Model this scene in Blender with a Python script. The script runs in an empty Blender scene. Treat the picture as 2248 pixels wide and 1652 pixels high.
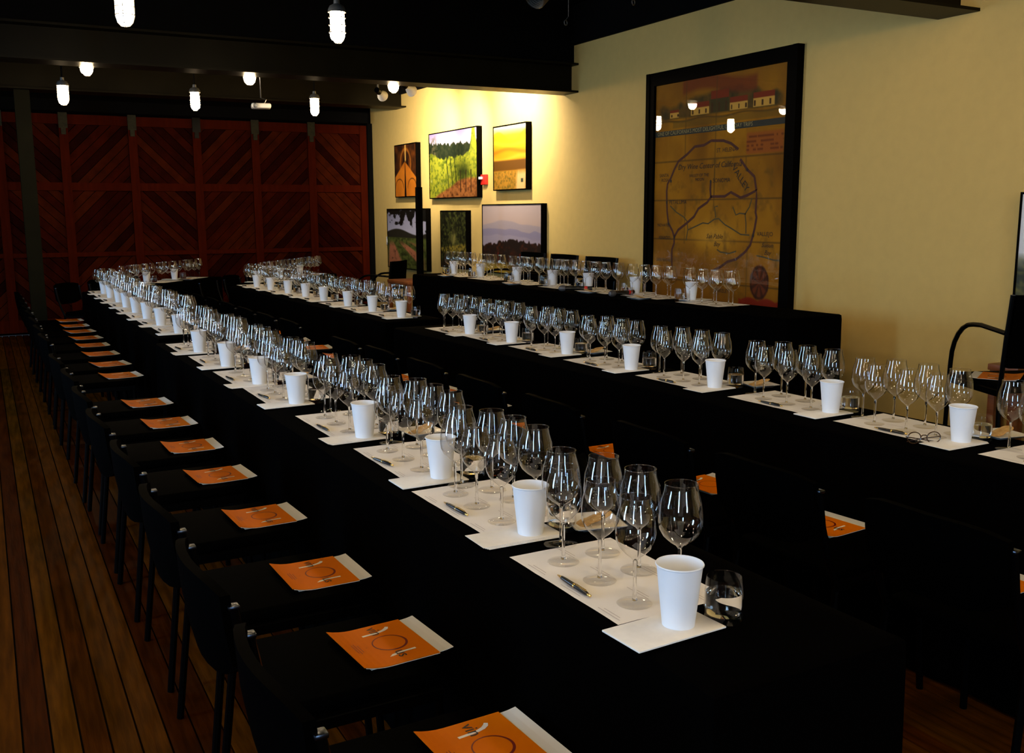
import bpy, bmesh, math, random
import numpy as np
from mathutils import Vector, Matrix
random.seed(7); RNG = np.random.default_rng(11)
PI = math.pi
S = bpy.context.scene
C = S.collection

# ------------------------------------------------------------------ camera
cam_d = bpy.data.cameras.new('camera'); cam = bpy.data.objects.new('camera', cam_d); C.objects.link(cam)
F_PX, YAW, PITCH, ROLL, EYE = 2173.84, 0.488391, 0.164164, -0.003606, 1.53
fw = Vector((math.sin(YAW)*math.cos(PITCH), math.cos(YAW)*math.cos(PITCH), -math.sin(PITCH)))
r0 = Vector((math.cos(YAW), -math.sin(YAW), 0)); u0 = r0.cross(fw)
rt = r0*math.cos(ROLL) + u0*math.sin(ROLL); up = -r0*math.sin(ROLL) + u0*math.cos(ROLL)
M = Matrix((rt, up, -fw)).transposed().to_4x4(); M.translation = Vector((0, 0, EYE))
cam.matrix_world = M
cam_d.sensor_fit = 'HORIZONTAL'; cam_d.sensor_width = 36.0; cam_d.lens = F_PX/2248*36.0
cam_d.clip_start = 0.05; cam_d.clip_end = 100
S.camera = cam

# ------------------------------------------------------------------ world, exposure, light levels
w = bpy.data.worlds.new('world'); S.world = w; w.use_nodes = True
w.node_tree.nodes['Background'].inputs[0].default_value = (0.55, 0.72, 1.0, 1)
w.node_tree.nodes['Background'].inputs[1].default_value = 0.05
S.view_settings.view_transform = 'Standard'; S.view_settings.look = 'None'
S.view_settings.exposure = 0.0; S.view_settings.gamma = 1.0
S.view_settings.use_curve_mapping = False
LAMP_E = 140.0      # emission of the jar lamps
WINDOW_E = 34.0     # emission of the daylit window panes
SPOT_W = 520.0     # wall-wash spots
cy = S.cycles
cy.transparent_max_bounces = 96; cy.max_bounces = 12; cy.transmission_bounces = 10; cy.glossy_bounces = 5
cy.caustics_reflective = False; cy.caustics_refractive = False

# ------------------------------------------------------------------ materials
MATS = {}
def srgb(r, g, b):
    f = lambda c: (c/255/12.92 if c/255 <= 0.04045 else ((c/255+0.055)/1.055)**2.4)
    return (f(r), f(g), f(b))
def mat(name, col, rough=0.6, metal=0.0, spec=0.5, noise=0.0, scale=8.0, stretch=None, bump=0.0, col2=None):
    m = bpy.data.materials.new(name); m.use_nodes = True; n = m.node_tree; b = n.nodes['Principled BSDF']
    b.inputs['Roughness'].default_value = rough; b.inputs['Metallic'].default_value = metal
    b.inputs['Specular IOR Level'].default_value = spec
    b.inputs['Base Color'].default_value = (*col, 1)
    if noise > 0 or bump > 0 or col2:
        tc = n.nodes.new('ShaderNodeTexCoord'); mp = n.nodes.new('ShaderNodeMapping')
        n.links.new(tc.outputs['Object'], mp.inputs[0])
        if stretch: mp.inputs['Scale'].default_value = stretch
        nz = n.nodes.new('ShaderNodeTexNoise'); nz.inputs['Scale'].default_value = scale; nz.inputs['Detail'].default_value = 5
        n.links.new(mp.outputs[0], nz.inputs['Vector'])
        c2 = col2 or tuple(c*(1-noise) for c in col)
        rp = n.nodes.new('ShaderNodeValToRGB'); rp.color_ramp.elements[0].position = 0.3; rp.color_ramp.elements[1].position = 0.7
        rp.color_ramp.elements[0].color = (*c2, 1); rp.color_ramp.elements[1].color = (*col, 1)
        n.links.new(nz.outputs['Fac'], rp.inputs[0]); n.links.new(rp.outputs[0], b.inputs['Base Color'])
        if bump > 0:
            bp = n.nodes.new('ShaderNodeBump'); bp.inputs['Strength'].default_value = bump; bp.inputs['Distance'].default_value = 0.01
            n.links.new(nz.outputs['Fac'], bp.inputs['Height']); n.links.new(bp.outputs[0], b.inputs['Normal'])
    MATS[name] = m; return m
def emit(name, col, strength):
    m = bpy.data.materials.new(name); m.use_nodes = True; n = m.node_tree; n.nodes.clear()
    e = n.nodes.new('ShaderNodeEmission'); o = n.nodes.new('ShaderNodeOutputMaterial')
    e.inputs[0].default_value = (*col, 1); e.inputs[1].default_value = strength
    n.links.new(e.outputs[0], o.inputs[0]); MATS[name] = m; return m
def thin_glass(name, gain=1.7, tint=(1, 1, 1), bump=0.0, bscale=3.0):
    """thin-walled clear glass: Fresnel reflection over straight-through transmission"""
    m = bpy.data.materials.new(name); m.use_nodes = True; n = m.node_tree; n.nodes.clear()
    o = n.nodes.new('ShaderNodeOutputMaterial'); mx = n.nodes.new('ShaderNodeMixShader')
    tr = n.nodes.new('ShaderNodeBsdfTransparent'); tr.inputs[0].default_value = (*tint, 1)
    gl = n.nodes.new('ShaderNodeBsdfAnisotropic'); gl.inputs['Roughness'].default_value = 0.0
    ge = n.nodes.new('ShaderNodeNewGeometry'); ml = n.nodes.new('ShaderNodeMath'); ml.operation = 'MULTIPLY_ADD'
    ml.inputs[1].default_value = 1/1.5-1.5; ml.inputs[2].default_value = 1.5
    n.links.new(ge.outputs['Backfacing'], ml.inputs[0])
    fr = n.nodes.new('ShaderNodeFresnel'); n.links.new(ml.outputs[0], fr.inputs['IOR'])
    g2 = n.nodes.new('ShaderNodeMath'); g2.operation = 'MULTIPLY'; g2.use_clamp = True; g2.inputs[1].default_value = gain
    n.links.new(fr.outputs[0], g2.inputs[0]); n.links.new(g2.outputs[0], mx.inputs[0])
    n.links.new(tr.outputs[0], mx.inputs[1]); n.links.new(gl.outputs[0], mx.inputs[2]); n.links.new(mx.outputs[0], o.inputs[0])
    if bump:
        tc = n.nodes.new('ShaderNodeTexCoord'); nz = n.nodes.new('ShaderNodeTexNoise'); nz.inputs['Scale'].default_value = bscale; nz.inputs['Detail'].default_value = 0
        bp = n.nodes.new('ShaderNodeBump'); bp.inputs['Strength'].default_value = bump; bp.inputs['Distance'].default_value = 0.02
        n.links.new(tc.outputs['Object'], nz.inputs['Vector']); n.links.new(nz.outputs['Fac'], bp.inputs['Height'])
        n.links.new(bp.outputs[0], gl.inputs['Normal'])
    MATS[name] = m; return m
def solid_glass(name, ior):
    m = bpy.data.materials.new(name); m.use_nodes = True; n = m.node_tree; n.nodes.clear()
    o = n.nodes.new('ShaderNodeOutputMaterial'); g = n.nodes.new('ShaderNodeBsdfGlass')
    g.inputs['Roughness'].default_value = 0; g.inputs['IOR'].default_value = ior
    n.links.new(g.outputs[0], o.inputs[0]); MATS[name] = m; return m
def print_mat(name, rough=0.45, spec=0.3):
    m = bpy.data.materials.new(name); m.use_nodes = True; n = m.node_tree; b = n.nodes['Principled BSDF']
    a = n.nodes.new('ShaderNodeAttribute'); a.attribute_name = 'ink'; n.links.new(a.outputs['Color'], b.inputs['Base Color'])
    b.inputs['Roughness'].default_value = rough; b.inputs['Specular IOR Level'].default_value = spec
    MATS[name] = m; return m

mat('wall_paint', (0.58, 0.395, 0.115), 0.75, noise=0.06, scale=14, bump=0.04)
mat('dark_plaster', (0.10, 0.08, 0.055), 0.9, noise=0.2, scale=3)
mat('ceiling_black', (0.0016, 0.0012, 0.0008), 0.9, spec=0.08, noise=0.3, scale=6)
mat('beam_paint', (0.0080, 0.0058, 0.0018), 0.40, noise=0.25, scale=5, spec=0.05)
mat('post_paint', (0.008, 0.0068, 0.002), 0.6, spec=0.05, noise=0.25, scale=5)
mat('door_stile', (0.062, 0.0058, 0.0006), 0.65, noise=0.35, scale=5, stretch=(6, 6, 0.6), spec=0.02)
DOORP = [mat('door_plank_%d' % k, c, 0.65, noise=0.5, scale=7, spec=0.02) for k, c in enumerate(((0.035, 0.0028, 0.0003), (0.050, 0.0046, 0.0005), (0.022, 0.0016, 0.0002), (0.064, 0.0085, 0.0009)))]
FLOORP = [mat('floor_board_%d' % k, c, 0.5, noise=0.6, scale=5, stretch=(9, 0.7, 1), bump=0.3, spec=0.015) for k, c in enumerate(((0.080, 0.0195, 0.0010), (0.098, 0.028, 0.0013), (0.052, 0.0105, 0.0006), (0.110, 0.035, 0.0018)))]
mat('subfloor', (0.004, 0.003, 0.002), 0.9)
mat('black_cloth', (0.0006, 0.0005, 0.0005), 0.95, spec=0.01, noise=0.3, scale=40)
mat('black_vinyl', (0.0003, 0.0003, 0.0003), 0.7, spec=0.008, noise=0.2, scale=30)
mat('black_metal', (0.0008, 0.0008, 0.0009), 0.3, spec=0.06, noise=0.2, scale=20)
mat('bare_metal', (0.45, 0.45, 0.46), 0.3, metal=1.0); mat('dull_steel', (0.05, 0.058, 0.075), 0.28, metal=1.0)
mat('frame_black', (0.0010, 0.0008, 0.0006), 0.5, spec=0.02, noise=0.2, scale=9)
mat('sheet_paper', (0.87, 0.855, 0.86), 0.7, noise=0.04, scale=9)
mat('napkin_paper', (0.87, 0.85, 0.81), 0.85, noise=0.05, scale=60, bump=0.05)
mat('cup_paper', (0.80, 0.84, 0.91), 0.55, spec=0.3, noise=0.02, scale=20)
mat('print_grey', (0.36, 0.32, 0.33), 0.8)
mat('booklet_orange', (0.72, 0.17, 0.001), 0.5, spec=0.06, noise=0.12, scale=5)
mat('booklet_pages', (0.70, 0.68, 0.63), 0.6, noise=0.05)
mat('ink_black', (0.02, 0.012, 0.01), 0.5)
mat('ink_maroon', (0.16, 0.006, 0.004), 0.5)
mat('ink_white', (0.80, 0.76, 0.70), 0.5)
mat('plate_white', (0.80, 0.79, 0.77), 0.18, noise=0.02)
mat('cracker', (0.62, 0.40, 0.15), 0.8, noise=0.45, scale=55, bump=0.2, col2=(0.45, 0.24, 0.07))
mat('gold', (0.85, 0.55, 0.16), 0.22, metal=1.0)
mat('pen_black', (0.006, 0.006, 0.006), 0.22)
mat('tortoise', (0.05, 0.018, 0.006), 0.2, noise=0.7, scale=60)
mat('alarm_red', (0.55, 0.02, 0.012), 0.4)
mat('white_plastic', (0.75, 0.74, 0.71), 0.4)
mat('grey_metal', (0.20, 0.19, 0.17), 0.45, metal=0.6, noise=0.3, scale=25)
mat('hanger_iron', (0.035, 0.030, 0.014), 0.6, spec=0.1, noise=0.4, scale=30)
mat('table_wood', (0.30, 0.088, 0.022), 0.4, noise=0.45, scale=5, stretch=(8, 1, 8))
mat('mic_grey', (0.12, 0.12, 0.13), 0.5, metal=0.5, noise=0.4, scale=300)
mat('map_ink', (0.014, 0.008, 0.003), 0.7); mat('map_pale_ink', (0.30, 0.24, 0.09), 0.7)
emit('lamp_glow', (1.0, 0.74, 0.42), LAMP_E)
emit('spot_face', (1.0, 0.82, 0.55), 30.0)
emit('day_pane', (0.42, 0.68, 1.0), WINDOW_E)
thin_glass('bowl_glass', 2.3); thin_glass('foot_glass', 0.6); thin_glass('pane_glass', 1.6, bump=0.05, bscale=2.2)
solid_glass('stem_glass', 1.5); solid_glass('water', 1.33)
print_mat('print'); print_mat('map_print', 0.7, 0.2)

# ------------------------------------------------------------------ mesh helpers
class MB:
    def __init__(s): s.v = []; s.f = []; s.mi = []; s.cur = 0
    def add(s, vs, fs):
        o = len(s.v); s.v += [tuple(v) for v in vs]; s.f += [tuple(i+o for i in f) for f in fs]; s.mi += [s.cur]*len(fs); return s
    def box(s, x0, x1, y0, y1, z0, z1):
        return s.add([(x0,y0,z0),(x1,y0,z0),(x1,y1,z0),(x0,y1,z0),(x0,y0,z1),(x1,y0,z1),(x1,y1,z1),(x0,y1,z1)],
            [(0,3,2,1),(4,5,6,7),(0,1,5,4),(1,2,6,5),(2,3,7,6),(3,0,4,7)])
    def prism(s, poly, d, n):
        """polygon (3D points) extruded by vector d"""
        k = len(poly); d = Vector(d); a = [Vector(p) for p in poly]; b = [p+d for p in a]
        return s.add(a+b, [tuple(range(k))[::-1], tuple(range(k, 2*k))]+[(i, (i+1) % k, (i+1) % k+k, i+k) for i in range(k)])
    def lathe(s, prof, n=20, cx=0, cy=0, cz=0, close=False):
        vs = []; fs = []; m = len(prof)
        for (r, z) in prof:
            for k in range(n):
                a = 2*PI*k/n; vs.append((cx+r*math.cos(a), cy+r*math.sin(a), cz+z))
        for i in range(m-1 if not close else m):
            j = (i+1) % m
            for k in range(n): fs.append((i*n+k, i*n+(k+1) % n, j*n+(k+1) % n, j*n+k))
        return s.add(vs, fs)
    def tube(s, pts, r, n=8, cap=True, rads=None):
        pts = [Vector(p) for p in pts]; vs = []; fs = []; prev = None
        for i, p in enumerate(pts):
            t = (pts[min(i+1, len(pts)-1)]-pts[max(i-1, 0)]).normalized()
            if prev is None:
                a = Vector((0, 0, 1)) if abs(t.z) < 0.9 else Vector((1, 0, 0)); x = t.cross(a).normalized()
            else: x = (prev-t*prev.dot(t)).normalized()
            prev = x; y = t.cross(x); rr = rads[i] if rads else r
            for k in range(n):
                q = 2*PI*k/n; vs.append(p+x*math.cos(q)*rr+y*math.sin(q)*rr)
        for i in range(len(pts)-1):
            for k in range(n): fs.append((i*n+k, i*n+(k+1) % n, (i+1)*n+(k+1) % n, (i+1)*n+k))
        if cap: fs += [tuple(range(n))[::-1], tuple(range((len(pts)-1)*n, len(pts)*n))]
        return s.add(vs, fs)
    def mesh(s, name, mats, smooth=False, fix=False):
        me = bpy.data.meshes.new(name); me.from_pydata(s.v, [], s.f)
        for m in (mats if isinstance(mats, (list, tuple)) else [mats]): me.materials.append(MATS[m] if isinstance(m, str) else m)
        if any(s.mi): me.polygons.foreach_set('material_index', s.mi)
        if smooth:
            me.polygons.foreach_set('use_smooth', [True]*len(s.f))
            if smooth != 'all': me.set_sharp_from_angle(angle=math.radians(40))
        if fix:
            bm = bmesh.new(); bm.from_mesh(me); bmesh.ops.recalc_face_normals(bm, faces=bm.faces); bm.to_mesh(me); bm.free()
        me.update(); return me
def obj(name, me, parent=None, loc=(0,0,0), rot=(0,0,0)):
    o = bpy.data.objects.new(name, me); C.objects.link(o); o.location = loc; o.rotation_euler = rot
    if parent is not None: o.parent = parent
    return o
def tag(o, label, cat, group=None):
    o['label'] = label; o['category'] = cat
    if group: o['group'] = group
    return o
def thing(name, label, cat, loc=(0,0,0), rz=0, group=None):
    return tag(obj(name, None, None, loc, (0, 0, rz)), label, cat, group)
def struct(name, me=None, loc=(0,0,0)):
    o = obj(name, me, None, loc); o['kind'] = 'structure'; return o
def bevel_box(x0, x1, y0, y1, z0, z1, b=0.01, seg=2):
    bm = bmesh.new(); bmesh.ops.create_cube(bm, size=1)
    for v in bm.verts: v.co = Vector(((x0+x1)/2+v.co.x*(x1-x0), (y0+y1)/2+v.co.y*(y1-y0), (z0+z1)/2+v.co.z*(z1-z0)))
    bmesh.ops.bevel(bm, geom=bm.edges[:], offset=b, segments=seg, affect='EDGES', profile=0.5)
    return bm
def bm_mesh(bm, name, m, smooth=True):
    me = bpy.data.meshes.new(name); bm.to_mesh(bm2 := me) if False else bm.to_mesh(me); bm.free(); me.materials.append(MATS[m])
    if smooth:
        me.polygons.foreach_set('use_smooth', [True]*len(me.polygons)); me.set_sharp_from_angle(angle=math.radians(40))
    return me
ORD = ['zeroth', 'first', 'second', 'third', 'fourth', 'fifth', 'sixth', 'seventh', 'eighth', 'ninth', 'tenth', 'eleventh', 'twelfth']

# ------------------------------------------------------------------ room shell
XW, YB, XL, YR, ZC = 5.13, 14.0, -3.6, -6.0, 3.45
struct('wall_right', MB().box(XW, XW+0.15, YR, YB, 0, ZC).mesh('wall_right', 'wall_paint'))
struct('ceiling', MB().box(XL-0.15, XW+0.15, YR-0.15, YB+0.5, ZC, ZC+0.1).mesh('ceiling', 'ceiling_black'))
struct('wall_back', MB().box(XL-0.15, XW+0.15, YB+0.12, YB+0.3, 0, ZC).mesh('wall_back', 'ceiling_black'))
struct('trim_1', MB().box(XW-0.03, XW, YR, YB, 3.09, ZC).mesh('wall_top_band', 'ceiling_black'))  # black band along the top of the right wall
# floor: separate boards running away from the camera over a dark subfloor
fl = struct('floor', MB().box(XL, XW, YR, YB+0.12, -0.06, -0.02).mesh('subfloor', 'subfloor'))
bw = 0.0765; nb = int((XW-XL)/bw)
fmesh = [MB().box(0, bw-0.006, YR, YB+0.1, -0.02, 0).mesh('board', FLOORP[k]) for k in range(4)]
for i in range(nb):
    o = obj('plank', fmesh[random.choice((0, 1, 1, 2, 3))], fl, (XL+i*bw, 0, random.uniform(-0.0022, 0)))
# left and rear walls with tall arched, daylit windows
def arch(w, h, n=14):
    r = w/2; return [(-r, 0), (r, 0)]+[(r*math.cos(PI*k/n), h-r+r*math.sin(PI*k/n)) for k in range(n+1)]
WIN = []
def wall_with_windows(name, L, along, loc, rz, wins, w=1.05, h=1.75, sill=0.85):
    """wall in local xz plane, length L, thickness 0.2 to -y side, arched openings"""
    bm = bmesh.new(); outer = [(0, 0), (L, 0), (L, ZC), (0, ZC)]
    edges = []
    def loop(pts):
        vs = [bm.verts.new((x, 0, z)) for x, z in pts]
        for i in range(len(vs)): edges.append(bm.edges.new((vs[i], vs[(i+1) % len(vs)])))
    loop(outer)
    for c in wins: loop([(c+x, sill+z) for x, z in arch(w, h)])
    bmesh.ops.triangle_fill(bm, use_beauty=True, edges=edges)
    r = bmesh.ops.extrude_face_region(bm, geom=bm.faces[:])
    for v in [g for g in r['geom'] if isinstance(g, bmesh.types.BMVert)]: v.co.y -= 0.2
    me = bm_mesh(bm, name, 'dark_plaster', False); o = struct(name, me, loc); o.rotation_euler.z = rz
    for c in wins:
        k = len(WIN)+1; WIN.append(k)
        wo = struct('window_%d' % k); wo.location = Matrix.Translation(loc) @ Matrix.Rotation(rz, 4, 'Z') @ Vector((c, -0.1, sill)); wo.rotation_euler.z = rz
        a = arch(w, h); b = [(x*0.9, 0.05+z*0.945) for x, z in a]
        m = MB(); n = len(a)
        for y0, y1 in ((0.04, -0.04),):
            m.add([(x, y0, z) for x, z in a]+[(x, y0, z) for x, z in b]+[(x, y1, z) for x, z in a]+[(x, y1, z) for x, z in b],
                  [(i, (i+1) % n, n+(i+1) % n, n+i) for i in range(n)]+[(2*n+i, 3*n+i, 3*n+(i+1) % n, 2*n+(i+1) % n) for i in range(n)]+[(n+i, n+(i+1) % n, 3*n+(i+1) % n, 3*n+i) for i in range(n)])
        obj('window_frame', m.mesh('window_frame', 'frame_black'), wo)
        for z in (0.6, 1.15): obj('glazing_bar', MB().box(-w*0.46, w*0.46, -0.025, 0.025, z-0.015, z+0.015).mesh('glazing_bar', 'frame_black'), wo)
        m = MB(); m.add([(x*0.93, -0.035, 0.03+z*0.96) for x, z in a], [tuple(range(n))])
        obj('pane', m.mesh('pane', 'day_pane'), wo)
wall_with_windows('wall_left', YB-YR+0.3, 'y', (XL, YR, 0), PI/2, (3.6, 9.0, 14.4), 0.8)
wall_with_windows('wall_rear', XW-XL, 'x', (XW, YR, 0), PI, (4.6,), 0.8)

# ------------------------------------------------------------------ sliding chevron doors along the back wall
def clip(poly, a, b, c):
    """keep a*x+b*z<=c"""
    out = []
    for i in range(len(poly)):
        p, q = poly[i], poly[(i+1) % len(poly)]; dp = a*p[0]+b*p[1]-c; dq = a*q[0]+b*q[1]-c
        if dp <= 0: out.append(p)
        if dp*dq < 0: t = dp/(dp-dq); out.append((p[0]+(q[0]-p[0])*t, p[1]+(q[1]-p[1])*t))
    return out
STILES = [-2.05, -1.25, -0.45, 0.24, 0.98, 1.80, 2.61, 3.39, 4.18, 4.95]
DIRS = ['/', '\\', '/', '\\', '/', '\\', '/', '/', '\\']
for d in range(len(STILES)-1):
    x0, x1 = STILES[d], STILES[d+1]
    D = struct('door_%d' % (d+1)); D.location = (x0, YB, 0)
    W = x1-x0; sw = 0.105
    st = MB().box(0, sw, -0.03, 0.05, 0.04, 2.77).mesh('stile', 'door_stile')
    obj('stile', st, D)
    if d == len(STILES)-2: obj('stile', MB().box(W, W+0.1, -0.03, 0.05, 0.04, 2.77).mesh('stile', 'door_stile'), D)
    for (z0, z1) in ((2.65, 2.77), (1.825, 1.925), (0.985, 1.04), (0.04, 0.2)):
        obj('rail', MB().box(sw, W, -0.015, 0.05, z0, z1).mesh('rail', 'door_stile'), D)
    for t, (z0, z1) in enumerate(((1.925, 2.65), (1.04, 1.825), (0.2, 0.985))):
        s = 1 if DIRS[d] == '/' else -1; pw = 0.098
        rect = [(sw, z0), (W, z0), (W, z1), (sw, z1)]
        # planks between lines (-s*x + z)/sqrt2 = k
        vals = [(-s*x+z)/math.sqrt(2) for x, z in rect]; k = min(vals)-random.uniform(0, pw*0.4)
        while k < max(vals):
            p = clip(rect, -s/math.sqrt(2), 1/math.sqrt(2), k+pw-0.007)
            if len(p) > 2: p = clip(p, s/math.sqrt(2), -1/math.sqrt(2), -k)
            if len(p) > 2:
                dy = random.uniform(0, 0.006)
                obj('plank', MB().prism([(x, 0.018+dy, z) for x, z in p], (0, 0.03, 0), 0).mesh('plank', DOORP[random.randrange(4)], fix=True), D)
            k += pw
    if 2 <= d:
        obj('hanger', MB().box(0.0, sw, -0.042, -0.03, 2.60, 2.80).box(0.025, sw-0.025, -0.05, -0.03, 2.52, 2.6).mesh('hanger', 'hanger_iron' if d not in (6, 2) else 'black_metal'), D)
struct('trim_2', MB().box(XL, 5.0, YB-0.24, YB+0.12, 2.79, 2.93).mesh('track_housing', 'ceiling_black'))
struct('trim_3', MB().box(5.06, XW, YB-0.06, YB+0.12, 0, 2.8).mesh('jamb', 'ceiling_black'))

# ------------------------------------------------------------------ steel beams and post
def beam(y0, y1, z0, z1, label, upper=True, x0=XL):
    yc = (y0+y1)/2
    t = thing('steel_beam', label, 'beam', (0, yc, z0), 0, 'steel ceiling beams')
    hw = (y1-y0)/2
    obj('bottom_flange', MB().box(x0, XW, -hw, hw, 0, 0.018).mesh('flange', 'beam_paint'), t)
    obj('web', MB().box(x0, XW, -0.008, 0.008, 0.018, z1-z0-0.018).mesh('web', 'beam_paint'), t)
    obj('top_flange', MB().box(x0, XW, -hw, hw, z1-z0-0.018, z1-z0).mesh('flange', 'beam_paint'), t)
    if upper: obj('upper_joist', MB().box(x0, XW, -0.05, 0.05, z1-z0, ZC-z0).mesh('joist', 'ceiling_black'), t)
beam(3.957, 4.24, 2.65, 2.92, 'black steel beam crossing above the head table end by the armchair')
beam(8.287, 8.556, 2.65, 2.92, 'black steel beam whose underside catches the wall spotlights')
beam(12.62, 12.98, 2.91, 3.3, 'black steel beam nearest the red chevron doors, carried by a post')
t = thing('steel_post', 'dark green-black steel column standing before the red chevron doors', 'post', (0.54, 12.82, 0))
obj('shaft', MB().box(-0.08, 0.08, -0.075, -0.065, 0, 2.91).box(-0.08, 0.08, 0.065, 0.075, 0, 2.91).box(-0.006, 0.006, -0.065, 0.065, 0, 2.91).mesh('shaft', 'post_paint'), t)
obj('base_plate', MB().box(-0.12, 0.12, -0.12, 0.12, 0, 0.015).mesh('base', 'post_paint'), t)

# ------------------------------------------------------------------ jar lamps
def lamp_meshes():
    R, Hh = 0.047, 0.185; prof = [(R*0.93, Hh)]+[(R, Hh*0.8), (R, Hh*0.45), (R, R)]
    for k in range(1, 6): a = PI/2*k/6; prof.append((R*math.cos(a), R-R*math.sin(a)))
    prof.append((0.0005, 0))
    jar = MB().lathe(prof, 18).mesh('jar', 'lamp_glow', 'all')
    cap = MB().lathe([(0.0, 0.265), (0.018, 0.262), (0.02, 0.235), (0.045, 0.222), (0.056, 0.2), (0.058, 0.183), (0.048, 0.180), (0.0, 0.18)], 18).mesh('cap', 'grey_metal', True)
    m = MB(); R2 = 0.053
    for z in (0.06, 0.105, 0.15): m.lathe([(R2+0.003*math.cos(a), z+0.003*math.sin(a)) for a in np.linspace(0, 2*PI, 5)[:-1]], 18, close=True)
    for k in range(4):
        a = PI*k/2+0.5; c, s = math.cos(a), math.sin(a)
        m.tube([(R2*c, R2*s, 0.19), (R2*c, R2*s, 0.055), (R2*c*0.8, R2*s*0.8, 0.018), (R2*c*0.45, R2*s*0.45, -0.002), (0, 0, -0.006)], 0.0028, 5)
    cage = m.mesh('cage', 'grey_metal', True)
    stem = MB().tube([(0, 0, 0.26), (0, 0, ZC-2.6)], 0.009, 8).mesh('stem', 'black_metal', True)
    return jar, cap, cage, stem
LM = lamp_meshes()
def jar_lamp(x, y, label, z=2.6):
    t = thing('jar_lamp', label, 'lamp', (x, y, z), random.uniform(0, PI), 'caged jar pendant lamps')
    for n, me in zip(('glass_jar', 'cap', 'wire_cage', 'stem'), LM):
        o = obj(n, me, t)
        if n == 'stem' and z > 2.6: o.scale.z = (ZC-z)/(ZC-2.6)
ROWS = {11.05: 'in the row by the red doors', 8.66: 'half hidden behind the spotlit beam', 6.32: 'in the row before the spotlit beam', 3.75: 'in the row above the near tables', 1.4: 'in the row behind the tables', -1.0: 'in the row over the open floor', -3.4: 'in the last row by the rear windows'}
COLS = {-2.95: 'left of the bare floor', -1.69: 'by the window wall', -0.42: 'over the bare floor', 0.84: 'over the floor-side table', 2.11: 'over the aisle chairs', 3.40: 'over the middle table'}
for y, rn in ROWS.items():
    for x, cn in COLS.items():
        if x > 3 and 1.0 < y < 8: continue
        if x < 0 and y > 5 or x < -2.5 and y > 3: continue
        jar_lamp(x, y, 'caged jar lamp %s, %s' % (cn, rn))

for xx, yy in ((3.4, 1.4), (3.4, 0.2)): jar_lamp(xx, yy, 'caged jar lamp hung close under the ceiling, %s' % ('behind the middle table' if yy > 1 else 'farther behind it'), 2.95)
# ------------------------------------------------------------------ wall-wash spotlights
def spot(x, y, z, tx, ty, tz, label, watts, cone=80):
    t = thing('spotlight', label, 'spotlight', (x, y, z), 0, 'wall-wash spotlights')
    d = (Vector((tx, ty, tz))-Vector((x, y, z))).normalized(); q = d.to_track_quat('Z', 'Y').to_euler()
    obj('reflector', MB().lathe([(0.018, -0.09), (0.022, -0.05), (0.04, -0.02), (0.058, 0.03), (0.06, 0.045), (0.055, 0.045)], 18).mesh('reflector', 'white_plastic', True), t, (0, 0, 0), q)
    obj('lens', MB().lathe([(0.0005, 0.043), (0.054, 0.040)], 18).mesh('lens', 'spot_face'), t, (0, 0, 0), q)
    obj('socket', MB().lathe([(0.0005, -0.15), (0.03, -0.15), (0.032, -0.08), (0.0005, -0.08)], 14).mesh('socket', 'black_metal', True), t, (0, 0, 0), q)
    b = -d*0.11
    obj('bracket', MB().tube([b, (b.x, b.y, 0.14), (b.x, b.y, ZC-z)], 0.01, 8).mesh('bracket', 'grey_metal', True), t)
    L = bpy.data.lights.new('spot_light', 'SPOT'); L.energy = watts; L.color = (1.0, 0.88, 0.70); L.spot_size = math.radians(cone); L.spot_blend = 1.0; L.shadow_soft_size = 0.05
    lo = bpy.data.objects.new('spot_light', L); C.objects.link(lo); lo.parent = t; lo.location = d*0.06
    lo.rotation_euler = d.to_track_quat('-Z', 'Y').to_euler()
spot(4.02, 10.60, 2.81, 5.13, 11.9, 2.4, 'white reflector spotlight hanging beside a jar lamp', SPOT_W)
spot(4.16, 10.12, 2.82, 5.13, 10.75, 2.4, 'white reflector spotlight hanging nearest the picture wall', SPOT_W*0.6)
spot(4.28, 9.32, 3.02, 5.13, 9.5, 2.45, 'white reflector spotlight tucked behind the wide steel beam', SPOT_W*0.75, 125)

# ------------------------------------------------------------------ printed pictures (ink stored per vertex on a flat sheet)
def lin(a):
    a = np.asarray(a, float)/255.0; return np.where(a <= 0.04045, a/12.92, ((a+0.055)/1.055)**2.4)
def vnoise(nx, ny, fx, fy, seed):
    r = np.random.default_rng(seed); g = r.random((fy+2, fx+2))
    x = np.linspace(0, fx, nx, endpoint=False); y = np.linspace(0, fy, ny, endpoint=False)
    xi = x.astype(int); yi = y.astype(int); tx = x-xi; ty = y-yi; tx = tx*tx*(3-2*tx); ty = ty*ty*(3-2*ty)
    a = g[np.ix_(yi, xi)]*(1-tx)+g[np.ix_(yi, xi+1)]*tx; b = g[np.ix_(yi+1, xi)]*(1-tx)+g[np.ix_(yi+1, xi+1)]*tx
    return a*(1-ty[:, None])+b*ty[:, None]
def fbm(nx, ny, f, seed, ar=1.0, oct=4):
    o = np.zeros((ny, nx)); s = 0
    for k in range(oct):
        a = 0.55**k; o += a*vnoise(nx, ny, max(1, int(f*ar*2**k)), max(1, int(f*2**k)), seed+k); s += a
    return o/s
def mix(a, b, t): return a*(1-t[..., None])+np.asarray(b, float)*t[..., None]
def step(x, e, w): return np.clip((x-e)/w+0.5, 0, 1)
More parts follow.
